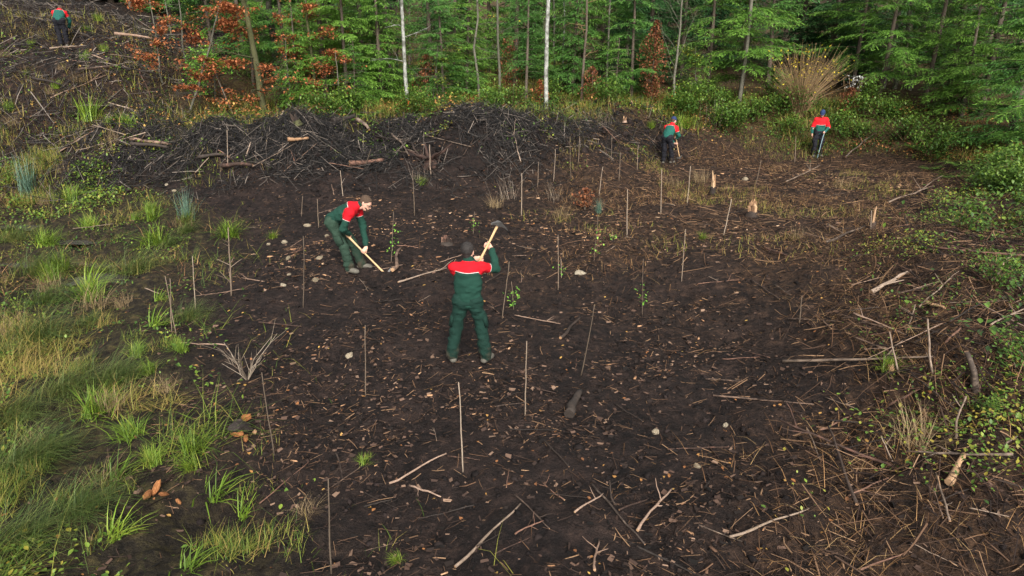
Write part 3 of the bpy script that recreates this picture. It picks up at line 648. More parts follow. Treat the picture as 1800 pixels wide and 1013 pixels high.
    V = V + N_ * (.024 * vn3(V * np.array([9, 9, 15]), 1) + .016 * vn3(V * np.array([14, 14, 26]), 2) + sag * .25)[:, None]
    best = np.full(len(V), 1e9); yoke = np.zeros(len(V))
    def seg(a, b):
        d = b - a; t = np.clip(((V - a) @ d) / (d @ d), 0, 1); return np.linalg.norm(V - a - t[:, None] * d, axis=1), t
    d0, t0 = seg(pel, nk); hh = (V - nk) @ ax; across = np.abs((V - nk) @ lat)
    yoke = hh + yoke_h - .12 * across ** 1.5 + .02; best = d0 * .55
    # collar and side panel stay green
    yoke = np.where(hh > .03, -.15, yoke)
    for s in 'LR':
        sh, el, wr = g('sh' + s), g('el' + s), np.asarray(J['wr' + s])
        d1, t1 = seg(sh, el); L1 = np.linalg.norm(el - sh); k = d1 < best
        yoke = np.where(k, np.minimum((arm_red - t1) * L1, .15), yoke); best = np.where(k, d1, best)
        d2, t2 = seg(el, wr); k = (d2 < best) & (t2 > .02); yoke = np.where(k, np.minimum((arm_red - 1) * L1 - t2 * .2, -.02 if arm_red < 1 else .1), yoke); best = np.where(k, d2, best)
    jo = link('jacket', mesh_from('jacket', V, F, [jacket], {'yoke': yoke, 'tint': np.full(len(V), .5)}, True), person)
    jo['label'] = 'green work jacket with red shoulder yoke'
    V, F = sdf_mesh(Tr, vox + .001); N_ = vnormals(V, F)
    an_z = min(J['anL'][2], J['anR'][2])
    wr_ = .026 * vn3(V * np.array([7, 7, 11]), 4) + .022 * vn3(V * np.array([12, 12, 26]), 5) + .004 * np.sin(V[:, 2] * 55 + 6 * vn3(V * 5, 6)) * np.clip((.55 - V[:, 2]) / .4, 0.15, 1)
    V = V + N_ * wr_[:, None]
    link('trousers', mesh_from('trousers', V, F, [trouser], {'tint': np.clip(.62 + .4 * vn3(V * 6, 8) - .75 * np.clip(.42 - V[:, 2], 0, .4) / .4 * (.5 + vn3(V * 9, 12)), 0, 1)}, True), person)
    # belt and thigh pockets
    mb = MB(); th = np.linspace(0, 2 * pi, 25); c0 = pel + ax * .055; fx = nz(np.cross(latp, ax))
    for s in 'LR':
        hp, kn = g('hip' + s), g('kn' + s); sd = 1 if s == 'R' else -1; d = nz(kn - hp); o = nz(latp * sd - d * (latp @ d) * sd); f2 = np.cross(d, o)
        c = hp + (kn - hp) * .72 + o * .098; mbp = MB(); pts = []
        for q in (-1, 1):
            for (a, b) in ((-1, -1), (1, -1), (1, 1), (-1, 1)): pts.append(c + f2 * a * .068 * (1 if q < 0 else .9) + d * b * .085 * (1 if q < 0 else .9) + o * (.012 * q - .022 * abs(a) * (q < 0)))
        mbp.add(pts, [(0, 3, 2, 1), (4, 5, 6, 7), (0, 1, 5, 4), (1, 2, 6, 5), (2, 3, 7, 6), (3, 0, 4, 7)])
        link('thigh_pocket', mbp.mesh('thigh_pocket', [trouser], smooth=True), person)
    for s in 'LR':
        an = g('an' + s); toe = nz(g('toe' + s)); la = np.cross(toe, (0, 0, 1.)); gz = an[2] - .085
        base = np.array([an[0], an[1], gz])
        bp_ = [cap(an + (0, 0, .05), base + (0, 0, .06), .058, .052, k=.02), cap(base - toe * .055 + (0, 0, .04), base + toe * .13 + (0, 0, .040), .048, .050, la, .8, .02), cap(base + toe * .05 + (0, 0, .06), base + toe * .165 + (0, 0, .038), .05, .043, la, .8, .03)]
        V, F = sdf_mesh(bp_, .009); V[:, 2] = np.maximum(V[:, 2], gz)
        link('boot', mesh_from('boot', V, F, [m_boot], {'tint': .5 + .5 * vn3(V * 20, 2)}, True), person)
    if hair is not None:
        H_ = [cap(hd + up * .052 - fdir * .022, hd + up * .042 + fdir * .006, .0885, .087, rt, 1.13, .02), cap(hd - up * .0 - fdir * .05, hd - up * .045 - fdir * .052, .062, .045, rt, .8, .03)]
        cutp = [(hd + up * .035 + fdir * .05, nz(fdir * 1.0 - up * .75))]
        V, F = sdf_mesh(H_, .008, cut=cutp); N_ = vnormals(V, F); V = V + N_ * (.006 * vn3(V * 60, 9))[:, None]
        link('hair', mesh_from('hair', V, F, [hair], {'tint': .5 + .5 * vn3(V * 40, 2)}, True), person)
    if hat is not None:
        H_ = [cap(hd + up * .065 - fdir * .02, hd + up * .055 + fdir * .005, .097, .096, rt, 1.1, .02)]
        if hat == 'cap': H_ += [cap(hd + up * .045 + fdir * .08 - rt * .02, hd + up * .04 + fdir * .14 + rt * .01, .06, .055, rt, .18, .01)]
        V, F = sdf_mesh(H_, .009, cut=[(hd + up * .022, nz(-up - fdir * .1))])
        link('cap' if hat == 'cap' else 'knit_hat', mesh_from('hat', V, F, [m_navy], {'tint': .5 + .4 * vn3(V * 30, 2)}, True), person)['label'] = 'navy blue hat'
    if beard is not None:
        H_ = [cap(hd - up * .055 + fdir * .05, hd - up * .085 + fdir * .07, .058, .036, rt, .95, .02)]
        V, F = sdf_mesh(H_, .007, cut=[(hd - up * .052 + fdir * .05, nz(up + fdir * .25))]); link('beard', mesh_from('beard', V, F, [beard], {'tint': .4 + .5 * vn3(V * 60, 2)}, True), person)
    for s in (-1, 1):
        c = hd + up * .004 + fdir * .088 + rt * s * .032
        V, F = sdf_mesh([cap(c, c + fdir * .002, .011)], .004); link('eye', mesh_from('eye', V, F, [m_eye], {'tint': np.full(len(V), .5)}, True), person)
    if glasses:
        mb = MB(); 
        for s in (-1, 1):
            c = hd + up * .004 + fdir * .112 + rt * s * .034; a = np.linspace(0, 2 * pi, 13)
            mb.tube([c + rt * .025 * cos(t) + up * .019 * sin(t) for t in a], .0035, 5)
            mb.tube([c + rt * s * .025, hd + rt * s * .088 - fdir * .01 + up * .008], .003, 5)
        link('glasses', mb.mesh('glasses', [m_eye]), person)
    tag(person, label, 'person', group)
    return person
def world(o_loc, yaw, p, sc=1.0):
    c, s = cos(yaw), sin(yaw); p = np.asarray(p, float) * sc; return np.array([o_loc[0] + c * p[0] - s * p[1], o_loc[1] + s * p[0] + c * p[1], o_loc[2] + p[2]])
def tool(name, label, A, B, head=None, r=.017, handle_mat=None, cat_='tool'):
    """a shaft from A to B with an iron head at B: head = (direction of blade, length)"""
    A, B = np.asarray(A, float), np.asarray(B, float); root = link(name, None, loc=A); root.empty_display_size = .1
    d = B - A; mb = MB(); n = 7; t = np.linspace(0, 1, n); sd = nz(np.cross(d, (0, 0, 1.)))
    mb.tube([d * q + sd * .006 * sin(q * 5) for q in t], r * (1 + .15 * np.cos(t * 6)), 10, cap=True)
    link('handle', mb.mesh('handle', [handle_mat or m_handle]), root)
    if head is not None:
        hd_, ln = nz(head[0]), head[1]; u_ = nz(np.cross(d, hd_)); hd_ = nz(np.cross(u_, d)); ax = nz(d); mb = MB()
        secs = [(-ln * .75, .010, .012), (-ln * .3, .016, .022), (-.03, .026, .032), (.03, .026, .032), (ln * .35, .03, .016), (ln * .75, .045, .008), (ln, .055, .003)]
        V = []
        for (q, wv, tv) in secs:
            c = d + hd_ * q - ax * (.05 * (q / ln) ** 2 + .02)
            V += [c + u_ * wv + ax * tv, c - u_ * wv + ax * tv, c - u_ * wv - ax * tv, c + u_ * wv - ax * tv]
        F = [[i * 4 + k, i * 4 + (k + 1) % 4, (i + 1) * 4 + (k + 1) % 4, (i + 1) * 4 + k] for i in range(len(secs) - 1) for k in range(4)] + [[3, 2, 1, 0], [len(V) - 4, len(V) - 3, len(V) - 2, len(V) - 1]]
        mb.add(V, F); link('blade', mb.mesh('blade', [m_steel], smooth=False), root)
    return tag(root, label, cat_)

# man in the middle, seen from behind, mattock raised
P1 = at(825, 640); Y1 = radians(-4)
ha, hb = np.array([.10, .36, 1.35]), np.array([.405, .43, 1.95]); hx = hb - ha
J1 = dict(pelvis=(0, 0, .96), chest=(.01, .02, 1.37), neck=(.005, .05, 1.47), head=(.0, .09, 1.60), face=(.15, 1, -.1),
          shL=(-.19, .05, 1.395), shR=(.20, .03, 1.415), elL=(-.14, .27, 1.17), elR=(.37, .20, 1.35),
          gripL=ha + hx * .10, axisL=hx, gripR=ha + hx * .44, axisR=hx,
          hipL=(-.095, 0, .92), hipR=(.095, 0, .92), knL=(-.18, .05, .50), knR=(.18, .06, .50), anL=(-.24, -.0, .095), anR=(.235, .01, .095), toeL=(-.45, 1, 0), toeR=(.45, 1, 0))
build_person(J1, 'man in green jacket with red yoke seen from behind swinging a mattock up', P1, Y1, m_trG, m_jk, hair=m_hairK, vox=.0098, scale=.95, yoke_h=.095)
tool('mattock', 'mattock with pale shaft held up by the man seen from behind', world(P1, Y1, ha, .95), world(P1, Y1, hb, .95), (world((0, 0, 0), Y1, (.5, .8, -.2)), .20))
# man bending on the left
P2 = at(624, 478); Y2 = radians(-97)
ha2, hb2 = np.array([.09, -.12, .77]), np.array([.0, .60, .0]); hx2 = hb2 - ha2
J2 = dict(pelvis=(0, -.33, .97), chest=(.0, .06, 1.20), neck=(0, .17, 1.235), head=(0, .29, 1.27), face=(.12, .85, -.42),
          shL=(-.19, .07, 1.13), shR=(.19, .05, 1.13), elL=(-.20, .14, .84), elR=(.27, -.06, .86), gripL=ha2 + hx2 * .46, axisL=hx2, gripR=ha2 + hx2 * .10, axisR=hx2, flip=-1,
          hipL=(-.095, -.33, .92), hipR=(.095, -.33, .92), knL=(-.14, -.06, .51), knR=(.12, -.13, .50), anL=(-.16, .08, .095), anR=(.11, -.05, .095), toeL=(-.15, 1, 0), toeR=(.35, 1, 0))
build_person(J2, 'bearded man with brown hair bending over to dig with a mattock', P2, Y2, m_trM, m_jk, hair=m_hairB, beard=m_hairB, glasses=True, vox=.0098)
tip2 = world(P2, Y2, hb2); tip2[2] = float(H(tip2[0], tip2[1])) - .07
tool('mattock', 'mattock with long wooden shaft held by the bearded bending man', world(P2, Y2, ha2), tip2, ((.3, -.2, -1), .2))
# far man in the navy knit hat, bent forward, back to us
P3 = at(1172, 289); Y3 = radians(-38)
ha3, hb3 = np.array([.12, .28, .95]), np.array([.20, .62, .02]); hx3 = hb3 - ha3
J3 = dict(pelvis=(0, -.12, .95), chest=(.0, .16, 1.28), neck=(0, .23, 1.36), head=(.0, .31, 1.46), face=(.1, .9, -.5), shL=(-.19, .15, 1.25), shR=(.19, .16, 1.25), elL=(-.22, .32, 1.0), elR=(.27, .24, .97),
          gripL=ha3 + hx3 * .28, axisL=hx3, gripR=ha3 + hx3 * .06, axisR=hx3, hipL=(-.095, -.12, .91), hipR=(.095, -.12, .91), knL=(-.11, -.04, .5), knR=(.12, .02, .5), anL=(-.12, -.02, .095), anR=(.12, .10, .095), toeL=(-.2, 1, 0), toeR=(.25, 1, 0))
build_person(J3, 'stooping man in black trousers and navy knit hat with back to camera', P3, Y3, m_trK, m_jk2, hair=m_hairB, hat='knit', vox=.015)
tip = world(P3, Y3, hb3); tip[2] = float(H(tip[0], tip[1])) + .02
tool('planting_spade', 'pale-handled spade held by the stooping man in the navy knit hat', world(P3, Y3, ha3), tip, ((.2, .2, -1), .15), cat_='spade')
# far man in the cap, facing us, pole in hand
P4 = at(1434, 277); Y4 = radians(176)
ha4, hb4 = np.array([-.10, .27, 1.02]), np.array([.10, .42, .02]); hx4 = hb4 - ha4
J4 = dict(pelvis=(0, 0, .97), chest=(.0, .0, 1.39), neck=(0, .03, 1.49), head=(.01, .08, 1.61), face=(.35, .85, -.45), shL=(-.19, .02, 1.41), shR=(.19, .02, 1.41), elL=(-.30, .06, 1.13), elR=(.27, -.02, 1.13),
          gripL=ha4 + hx4 * .07, axisL=hx4, wrR=(.29, .08, .89), hipL=(-.095, 0, .93), hipR=(.095, 0, .93), knL=(-.11, .04, .5), knR=(.11, .04, .5), anL=(-.13, 0, .095), anR=(.12, .02, .095), toeL=(-.25, 1, 0), toeR=(.25, 1, 0))
build_person(J4, 'standing man in red and green jacket and navy cap facing the camera', P4, Y4, m_trK, m_jk2, hair=m_hairB, hat='cap', beard=m_hairB, vox=.015, yoke_h=.26, arm_red=1.05)
tip = world(P4, Y4, hb4); tip[2] = float(H(tip[0], tip[1])) + .02
m_bluepole = mat('blue_grey_pole', stops((.10, .16, .17), (.2, .28, .29)), rough=.5)
tool('planting_pole', 'thin blue-grey pole held by the man in the navy cap', world(P4, Y4, ha4), tip, None, .013, m_bluepole, cat_='pole')
# man far up the hillside on the left, bending away
P5 = at(114, 84); Y5 = radians(17)
J5 = dict(pelvis=(0, -.12, .95), chest=(.0, .19, 1.26), neck=(0, .28, 1.32), head=(.0, .40, 1.34), face=(0, .75, -.65), shL=(-.19, .18, 1.22), shR=(.19, .19, 1.22), elL=(-.23, .31, .96), elR=(.26, .31, .94),
          wrL=(-.12, .50, .70), wrR=(.14, .50, .68), palmL=(1, 0, 0), palmR=(-1, 0, 0), hipL=(-.095, -.12, .91), hipR=(.095, -.12, .91), knL=(-.10, -.02, .5), knR=(.11, .0, .5), anL=(-.10, -.02, .095), anR=(.10, .04, .095), toeL=(-.2, 1, 0), toeR=(.2, 1, 0))
build_person(J5, 'man in black trousers bending away from the camera high on the hillside', P5, Y5, m_trK, m_jk2, hair=m_hairB, vox=.015)
# ------------------------------------------------------------------ trees
NEED_V = np.array([(0, 0, 0), (.45, .10, -.02), (1, 0, -.10), (.45, -.10, -.02)]); NEED_F = np.array([(0, 1, 2, 3)])
def conifer(seed, h, z0, Lmax, whorl=.34, nb=5, droop=.25, dens=1.0, rtrunk=.12, spray=.15, low=1.0):
    r = np.random.default_rng(seed); mb = MB(); n = 9
    zt = np.linspace(0, h, n); wob = r.normal(0, .03, (n, 2)).cumsum(0) * .6; wob[0] = 0
    tp = np.stack([wob[:, 0], wob[:, 1], zt], -1); mb.tube(tp, rtrunk * (1 - zt / h) ** .8 + .012, 7, tint=.5)
    P = []; Dr = []; S = []; T = []
    z = .5
    while z < h - .1:
        for b in range(nb if z > z0 else 2):
            az = r.uniform(0, 2 * pi); zb = z + r.uniform(-.15, .15); f = max(0, 1 - zb / h)
            L_ = (Lmax * f ** .75 + .15) * r.uniform(.65, 1.1); dead = zb < z0
            if dead: L_ *= r.uniform(.3, .7)
            c = np.array([np.interp(zb, zt, tp[:, 0]), np.interp(zb, zt, tp[:, 1]), zb]); d = np.array([cos(az), sin(az), 0]); sd = np.array([-sin(az), cos(az), 0])
            upk = r.uniform(.05, .25); dr = droop * r.uniform(.6, 1.4)
            pt = lambda t: c + d * L_ * t + np.array([0, 0, L_ * (upk * t - dr * t * t)]) + sd * L_ * .05 * sin(t * 5 + b)
            mb.tube([pt(t) for t in (0, .35, .7, 1)], [.016 * (.4 + f), .011, .007, .003], 3, tint=.35)
            if dead:
                for q in range(3):
                    a = pt(r.uniform(.3, .9)); mb.tube([a, a + (d * r.uniform(.2, .5) + sd * r.normal(0, .5) + np.array([0, 0, r.normal(0, .2)])) * L_ * .4], [.005, .002], 3, tint=.4)
                continue
            nt_ = int(L_ * 9 * dens) + 3
            for t in np.linspace(.12, 1, nt_):
                a = pt(t); l_ = (.38 * L_ * (1 - t) ** .8 + .14) * r.uniform(.6, 1.1)
                for s in (-1, 1):
                    td = nz(d * r.uniform(.5, .9) + sd * s * r.uniform(.6, 1) + np.array([0, 0, r.uniform(-.45, .05)]))
                    m = max(2, int(l_ / .085 * dens))
                    for q in range(m):
                        u_ = (q + r.random()) / m
                        p = a + td * l_ * u_ + np.array([0, 0, -.12 * l_ * u_ * u_]); dd = nz(td + sd * r.normal(0, .45) + d * r.normal(0, .3) + np.array([0, 0, r.normal(-.12, .2)]))
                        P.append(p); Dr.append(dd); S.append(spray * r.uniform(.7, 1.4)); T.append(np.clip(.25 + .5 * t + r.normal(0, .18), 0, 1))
        z += whorl * r.uniform(.8, 1.2)
    P = np.array(P); S = np.array(S); A = along(np.array(Dr), r.uniform(-.7, .7, len(P))) * (S[:, None] * np.array([1, 1.0, 1]))[:, None, :]
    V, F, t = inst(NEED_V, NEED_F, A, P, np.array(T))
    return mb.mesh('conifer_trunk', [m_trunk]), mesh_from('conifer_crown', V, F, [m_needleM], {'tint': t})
CON = {'low': [conifer(1, 7.5, .3, 2.1, dens=1.3, nb=6), conifer(2, 6.5, .2, 1.9, droop=.35, dens=1.3), conifer(12, 8.2, .6, 1.7, whorl=.28, droop=.15, dens=1.1, spray=.12)], 'high': [conifer(3, 10, 2.2, 2.4, rtrunk=.13), conifer(4, 9, 2.8, 2.2, rtrunk=.11)],
       'plate': [conifer(5, 8.5, .9, 2.7, whorl=.5, nb=4, droop=.32, dens=1.6, rtrunk=.09, spray=.13), conifer(6, 7.5, .6, 2.5, whorl=.45, nb=4, droop=.3, dens=1.6, rtrunk=.08, spray=.12), conifer(13, 8, 1.4, 2.2, whorl=.4, nb=3, droop=.5, dens=1.5, rtrunk=.08, spray=.11)],
       'young': [conifer(8, 3.2, .05, 1.1, whorl=.22, nb=6, rtrunk=.03, spray=.1), conifer(9, 2.2, .05, .8, whorl=.18, nb=6, rtrunk=.025, spray=.09)]}
ORD = ['closest', 'second closest', 'third closest', 'fourth closest', 'fifth closest', 'sixth closest', 'seventh closest', 'eighth closest', 'ninth closest', 'tenth closest', 'eleventh closest', 'twelfth closest', 'thirteenth closest', 'fourteenth closest'] + [f'{i}th closest' for i in range(15, 41) if i % 10 not in (1, 2, 3)]
def spot(px, y):
    x = (px - 900) / FPX * (y * cos(PITCH) + 2 * sin(PITCH)); z = float(H(x, y))
    x = (px - 900) / FPX * (y * cos(PITCH) + (CAM_H - z) * sin(PITCH)); return np.array([x, y, float(H(x, y)) - .05])
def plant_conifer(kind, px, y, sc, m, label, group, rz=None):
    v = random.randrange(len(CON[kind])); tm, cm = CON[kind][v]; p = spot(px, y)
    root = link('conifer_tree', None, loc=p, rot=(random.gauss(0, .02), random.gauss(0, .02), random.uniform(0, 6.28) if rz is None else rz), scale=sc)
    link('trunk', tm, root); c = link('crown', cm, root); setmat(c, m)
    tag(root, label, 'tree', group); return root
conifers = []
front = [(575, 28.5, 'low', 1, m_needleL), (640, 29.5, 'low', .95, m_needleM), (690, 31, 'plate', 1, m_needleM), (762, 29.5, 'low', .9, m_needleM), (800, 32, 'plate', 1, m_needleM), (905, 33, 'low', 1, m_needleM),
         (1005, 31.5, 'low', .85, m_needleM), (1055, 34, 'high', 1, m_needleM), (1098, 33, 'low', .95, m_needleD), (1240, 32.5, 'plate', 1.05, m_needleL), (1300, 32, 'plate', 1.15, m_needleL), (1350, 36, 'high', 1, m_needleM),
         (1455, 36, 'low', 1.2, m_needleD), (1545, 30.6, 'plate', 1.1, m_needleL), (1625, 30.2, 'plate', 1.15, m_needleL), (1668, 31, 'low', 1.1, m_needleM), (1722, 27.5, 'plate', 1.15, m_needleL), (1770, 24, 'low', .95, m_needleM),
         (1800, 20.5, 'plate', .9, m_needleL), (505, 29.5, 'plate', .9, m_needleM), (430, 31.5, 'low', .9, m_needleM), (370, 34, 'plate', 1.0, m_needleM), (530, 36, 'low', 1, m_needleL), (610, 38, 'plate', 1, m_needleL), (860, 38, 'low', 1, m_needleL),
         (955, 36, 'low', 1.05, m_needleM), (1140, 37, 'low', 1.1, m_needleD), (1195, 36.5, 'high', 1.1, m_needleD), (1400, 38, 'low', 1.2, m_needleD), (1510, 36, 'low', 1.1, m_needleD), (1640, 36, 'low', 1.2, m_needleM), (1735, 33, 'low', 1.2, m_needleD), (720, 39, 'plate', 1, m_needleL),
         (465, 40, 'low', 1.1, m_needleL), (300, 38, 'low', 1, m_needleM), (230, 38, 'plate', 1, m_needleL), (120, 39, 'low', 1.1, m_needleM), (35, 38, 'plate', 1, m_needleM), (175, 41, 'low', 1.1, m_needleD), (265, 42, 'high', 1, m_needleD)]
front += [(612, 27.6, 'plate', .8, m_needleL), (672, 28.2, 'low', .75, m_needleL), (780, 27.8, 'plate', .7, m_needleM), (925, 29.5, 'plate', .75, m_needleM), (1110, 30.5, 'plate', .8, m_needleM), (525, 27, 'low', .6, m_needleL), (1690, 27.5, 'low', .8, m_needleL), (1500, 33, 'plate', 1.1, m_needleL), (445, 28.5, 'plate', .7, m_needleL), (585, 31, 'plate', .95, m_needleL), (820, 29.8, 'low', .7, m_needleL), (1025, 33, 'plate', 1, m_needleL), (660, 32.5, 'plate', 1, m_needleL)]
for px, y, kind, sc, m in front: conifers.append((px, y, kind, sc, m))
for i in [k for k in range(26) if not 4 < k < 13]: conifers.append((60 + 69 * i + random.uniform(-20, 20), 42 + random.uniform(-2, 4), random.choice(['low', 'low', 'high']), random.uniform(1.0, 1.4), random.choice([m_needleD, m_needleD, m_needleM])))
TREE_LM = [(114, 'the man on the hillside'), (395, 'the pale leaning sapling'), (455, 'the dark mossy trunk'), (718, 'the orange-banded grey trunk'), (843, 'the twiggy dead trunk'), (960, 'the tall white trunk'), (1145, 'the rust-brown tree'),
           (1300, 'the pale trunk left of the canes'), (1405, 'the brown cane bush'), (1490, 'the white-tufted shrub'), (1640, 'the three slim trunks'), (1790, 'the right picture edge')]
desc = {id(m_needleD): 'dark green', id(m_needleM): 'mid green', id(m_needleL): 'light green'}
kd = {'low': 'dense conifer', 'high': 'tall bare-stemmed conifer', 'plate': 'feathery tiered conifer'}
lists = {}
for c in conifers:
    lm = min(TREE_LM, key=lambda q: abs(q[0] - c[0]) + (0 if True else 0)); lists.setdefault(lm[1], []).append((abs(lm[0] - c[0]) + 8 * (c[1] - 27), c))
for name, L_ in lists.items():
    L_.sort(key=lambda q: q[0])
    for k, (_, c) in enumerate(L_):
        plant_conifer(c[2], c[0], c[1], c[3], c[4], f'{desc[id(c[4])]} {kd[c[2]]}, {ORD[min(k, 30)]} conifer to {name}', 'conifers at the forest edge')
for i, (px, y, sc, lab) in enumerate([(770, 27, .7, 'small young spruce beside the orange-banded grey trunk'), (1210, 29.6, .6, 'small young spruce behind the stooping man in the navy hat'), (505, 27.4, .9, 'young spruce among copper leaves right of the mossy trunk'),
                                      (1085, 29.2, .8, 'young spruce behind the right end of the berm'), (630, 26.6, .8, 'young spruce left of the orange-banded grey trunk'), (345, 27.4, .55, 'young spruce at the foot of the pale leaning sapling'), (1655, 28, 1.0, 'young spruce on the right bank')]):
    plant_conifer('young', px, y, sc, m_needleL if i % 2 else m_needleM, lab, 'young spruces')
# far wood, one mass
parts = []
PVc = mesh = None
for kind in ('low', 'high'):
    for tm, cm in CON[kind]:
        V0 = np.empty(len(cm.vertices) * 3, np.float32); cm.vertices.foreach_get('co', V0); V0 = V0.reshape(-1, 4, 3)
        k = R.random(len(V0)) < .06; V0 = V0[k]; c0 = V0.mean(1, keepdims=True); V0 = (c0 + (V0 - c0) * 4.2).reshape(-1, 3)
        F0 = np.arange(len(V0)).reshape(-1, 4)
        n = 16; y = R.uniform(48, 85, n); x = R.uniform(-1, 1, n) * (.8 * y + 4); s = R.uniform(1.1, 1.7, n)
        parts.append(inst(V0, F0, rotz(R.uniform(0, 6.28, n)) * s[:, None, None], np.stack([x, y, H(x, y)], -1), R.random(n) * .7))
stuff('distant_wood', parts, m_needleD)

def curve(p0, p1, n=8, wob=.05, seed=0):
    r = np.random.default_rng(seed); t = np.linspace(0, 1, n)[:, None]; L_ = np.linalg.norm(np.asarray(p1) - p0)
    w_ = r.normal(0, 1, (n, 3)).cumsum(0); w_ = (w_ - w_[:1]) - t * (w_[-1:] - w_[:1]); return np.asarray(p0) * (1 - t) + np.asarray(p1) * t + w_ * wob * L_ * .15
def bare_tree(name, label, base, top, r0, r1, m, twigs=14, tl=(.5, 1.4), t0=.15, leafm=None, nleaf=0, ls=(.05, .09), lt0=.2, wob=.04, seed=0, lclump=None, flat=.3, twm=None, cat_='tree', group=None, up=.3):
    r = np.random.default_rng(seed + 100); base = np.asarray(base, float); top = np.asarray(top, float) - base; o = link(name, None, loc=base)
    tp = curve(np.zeros(3), top, 10, wob, seed); mb = MB(); mb.tube(tp, np.linspace(r0, r1, 10), 8, tint=.5); link('trunk', mb.mesh('trunk', [m]), o)
    mb = MB(); LP = []
    for i in range(twigs):
        t = t0 + (1 - t0) * (i + r.random()) / twigs; a = np.array([np.interp(t * 9, range(10), tp[:, k]) for k in range(3)]); az = r.uniform(0, 2 * pi)
        L_ = r.uniform(*tl) * (1.15 - .6 * t); d = nz([cos(az), sin(az), r.normal(up, .2)]); e = a + d * L_
        c = curve(a, e, 6, .18, seed * 50 + i); rr = r0 * .3 * (1.1 - .7 * t); mb.tube(c, np.linspace(rr, .004, 6), 4, tint=.4)
        for q in range(4):
            b = c[r.integers(1, 5)]; d2 = nz(d + r.normal(0, .6, 3)); l2 = L_ * r.uniform(.2, .5); c2 = curve(b, b + d2 * l2, 4, .2, seed * 70 + i * 5 + q); mb.tube(c2, np.linspace(max(rr * .5, .005), .003, 4), 3, tint=.4)
            LP.append(c2)
        LP.append(c[2:])
    cr = link('crown', mb.mesh('crown', [twm or m]), o)
    if leafm is not None:
        pts = np.concatenate(LP); idx = r.integers(0, len(pts), nleaf * 3); pp = pts[idx] + r.normal(0, 1, (nleaf * 3, 3)) * np.array([.14, .14, .14 * flat])
        ok = np.ones(len(pp), bool)
        if lclump is not None: ok = vn3((pp + base) * lclump, seed) > .0
        ok &= pp[:, 2] > lt0 * top[2] * 0 + lt0; pp = pp[ok][:nleaf]; n = len(pp)
        M = rotz(r.uniform(0, 6.28, n)) @ rotx(r.normal(0, .5, n)) * r.uniform(ls[0], ls[1], n)[:, None, None]
        V, F, tt = inst(LEAF_V, LEAF_F, M, pp, r.random(n)); link('leaves', mesh_from('leaves', V, F, [leafm], {'tint': tt}), cr)
    return tag(o, label, cat_, group)
def up_tree(name, label, px, y, w_px, m, lean=(0, 0), h=11, **kw):
    p = spot(px, y); rad = w_px / 2 / FPX * depth(p); return bare_tree(name, label, p, p + np.array([lean[0] * h, lean[1] * h, h]), rad, rad * .35, m, **kw)
up_tree('birch_tree', 'tall straight white trunk standing behind the berm', 960, 27.5, 8, m_white, (.004, 0), 13, twigs=12, tl=(.4, .9), t0=.3, seed=1, wob=.02)
g_tree = up_tree('dead_tree', 'grey trunk with an orange paint band near its foot', 718, 26.8, 7, m_white, (-.01, 0), 11, twigs=16, seed=2, wob=.02)
def band(px, y, wpx, z0, z1, parent):
    p = spot(px, y); rad = wpx / 2 / FPX * depth(p) * 1.12; th = np.linspace(0, 2 * pi, 15)[:-1]; mb = MB()
    mb.tube([(0, 0, z0), (0, 0, (z0 + z1) / 2), (0, 0, z1)], rad, 12); link('paint_band', mb.mesh('paint_band', [m_orange]), parent)
band(718, 26.8, 7, .15, .42, g_tree)
up_tree('dead_tree', 'slim twiggy dead trunk left of two thin pale trunks', 843, 28.6, 4.5, m_greybark, (-.004, 0), 10, twigs=26, tl=(.5, 1.3), t0=.1, seed=3, up=-.05)
up_tree('slim_tree', 'thin pale trunk between the twiggy dead trunk and the tall white trunk', 878, 28.4, 5, m_greybark, (-.006, .0), 11, twigs=14, seed=4, leafm=m_yellow, nleaf=120, ls=(.06, .1), lt0=3.2, tl=(.4, .8))
up_tree('slim_tree', 'pale trunk with peeling bark beyond the dark mossy trunk', 487, 30, 12, m_greybark, (-.02, 0), 12, twigs=10, t0=.3, seed=5)
up_tree('slim_tree', 'slender reddish-brown trunk right of the tall white trunk', 1022, 29.5, 5, m_trunk, (.01, 0), 9, twigs=22, seed=6, t0=.08, tl=(.4, 1), twm=m_browncane)
up_tree('slim_tree', 'thin pale trunk left of the rust-brown tree', 1066, 31.5, 4, m_greybark, (.006, 0), 10, twigs=14, seed=7)
g2 = up_tree('forked_sapling', 'pale forked sapling with a small orange mark behind the stooping man', 1182, 29.6, 5, m_greybark, (.02, 0), 6, twigs=10, tl=(1.2, 2.6), t0=.12, seed=8, up=1.6)
band(1182, 29.6, 6, .55, .75, g2)
up_tree('slim_tree', 'pale trunk under light green boughs left of the brown cane bush', 1299, 31, 7, m_greybark, (.01, 0), 11, twigs=10, t0=.25, seed=9)
for i, (px, y, wd, lean, lab) in enumerate([(1552, 31.9, 7, .03, 'leftmost of the three slim pale trunks on the right bank'), (1572, 32.2, 8, .035, 'middle one of the three slim pale trunks on the right bank'), (1598, 31.9, 9, .03, 'thickest, rightmost of the three slim pale trunks on the right bank')]):
    up_tree('slim_tree', lab, px, y, wd, m_greybark, (lean, 0), 10, twigs=12, t0=.15, seed=10 + i)
for i, (px, y, lab) in enumerate([(975, 33, 'thin far trunk just right of the tall white trunk'), (985, 34, 'second thin far trunk right of the tall white trunk'), (700, 33, 'thin trunk behind the orange-banded grey trunk')]):
    up_tree('slim_tree', lab, px, y, 4, [m_greybark, m_white, m_trunk][i % 3], (random.uniform(-.03, .03), 0), 9, twigs=8, seed=20 + i)
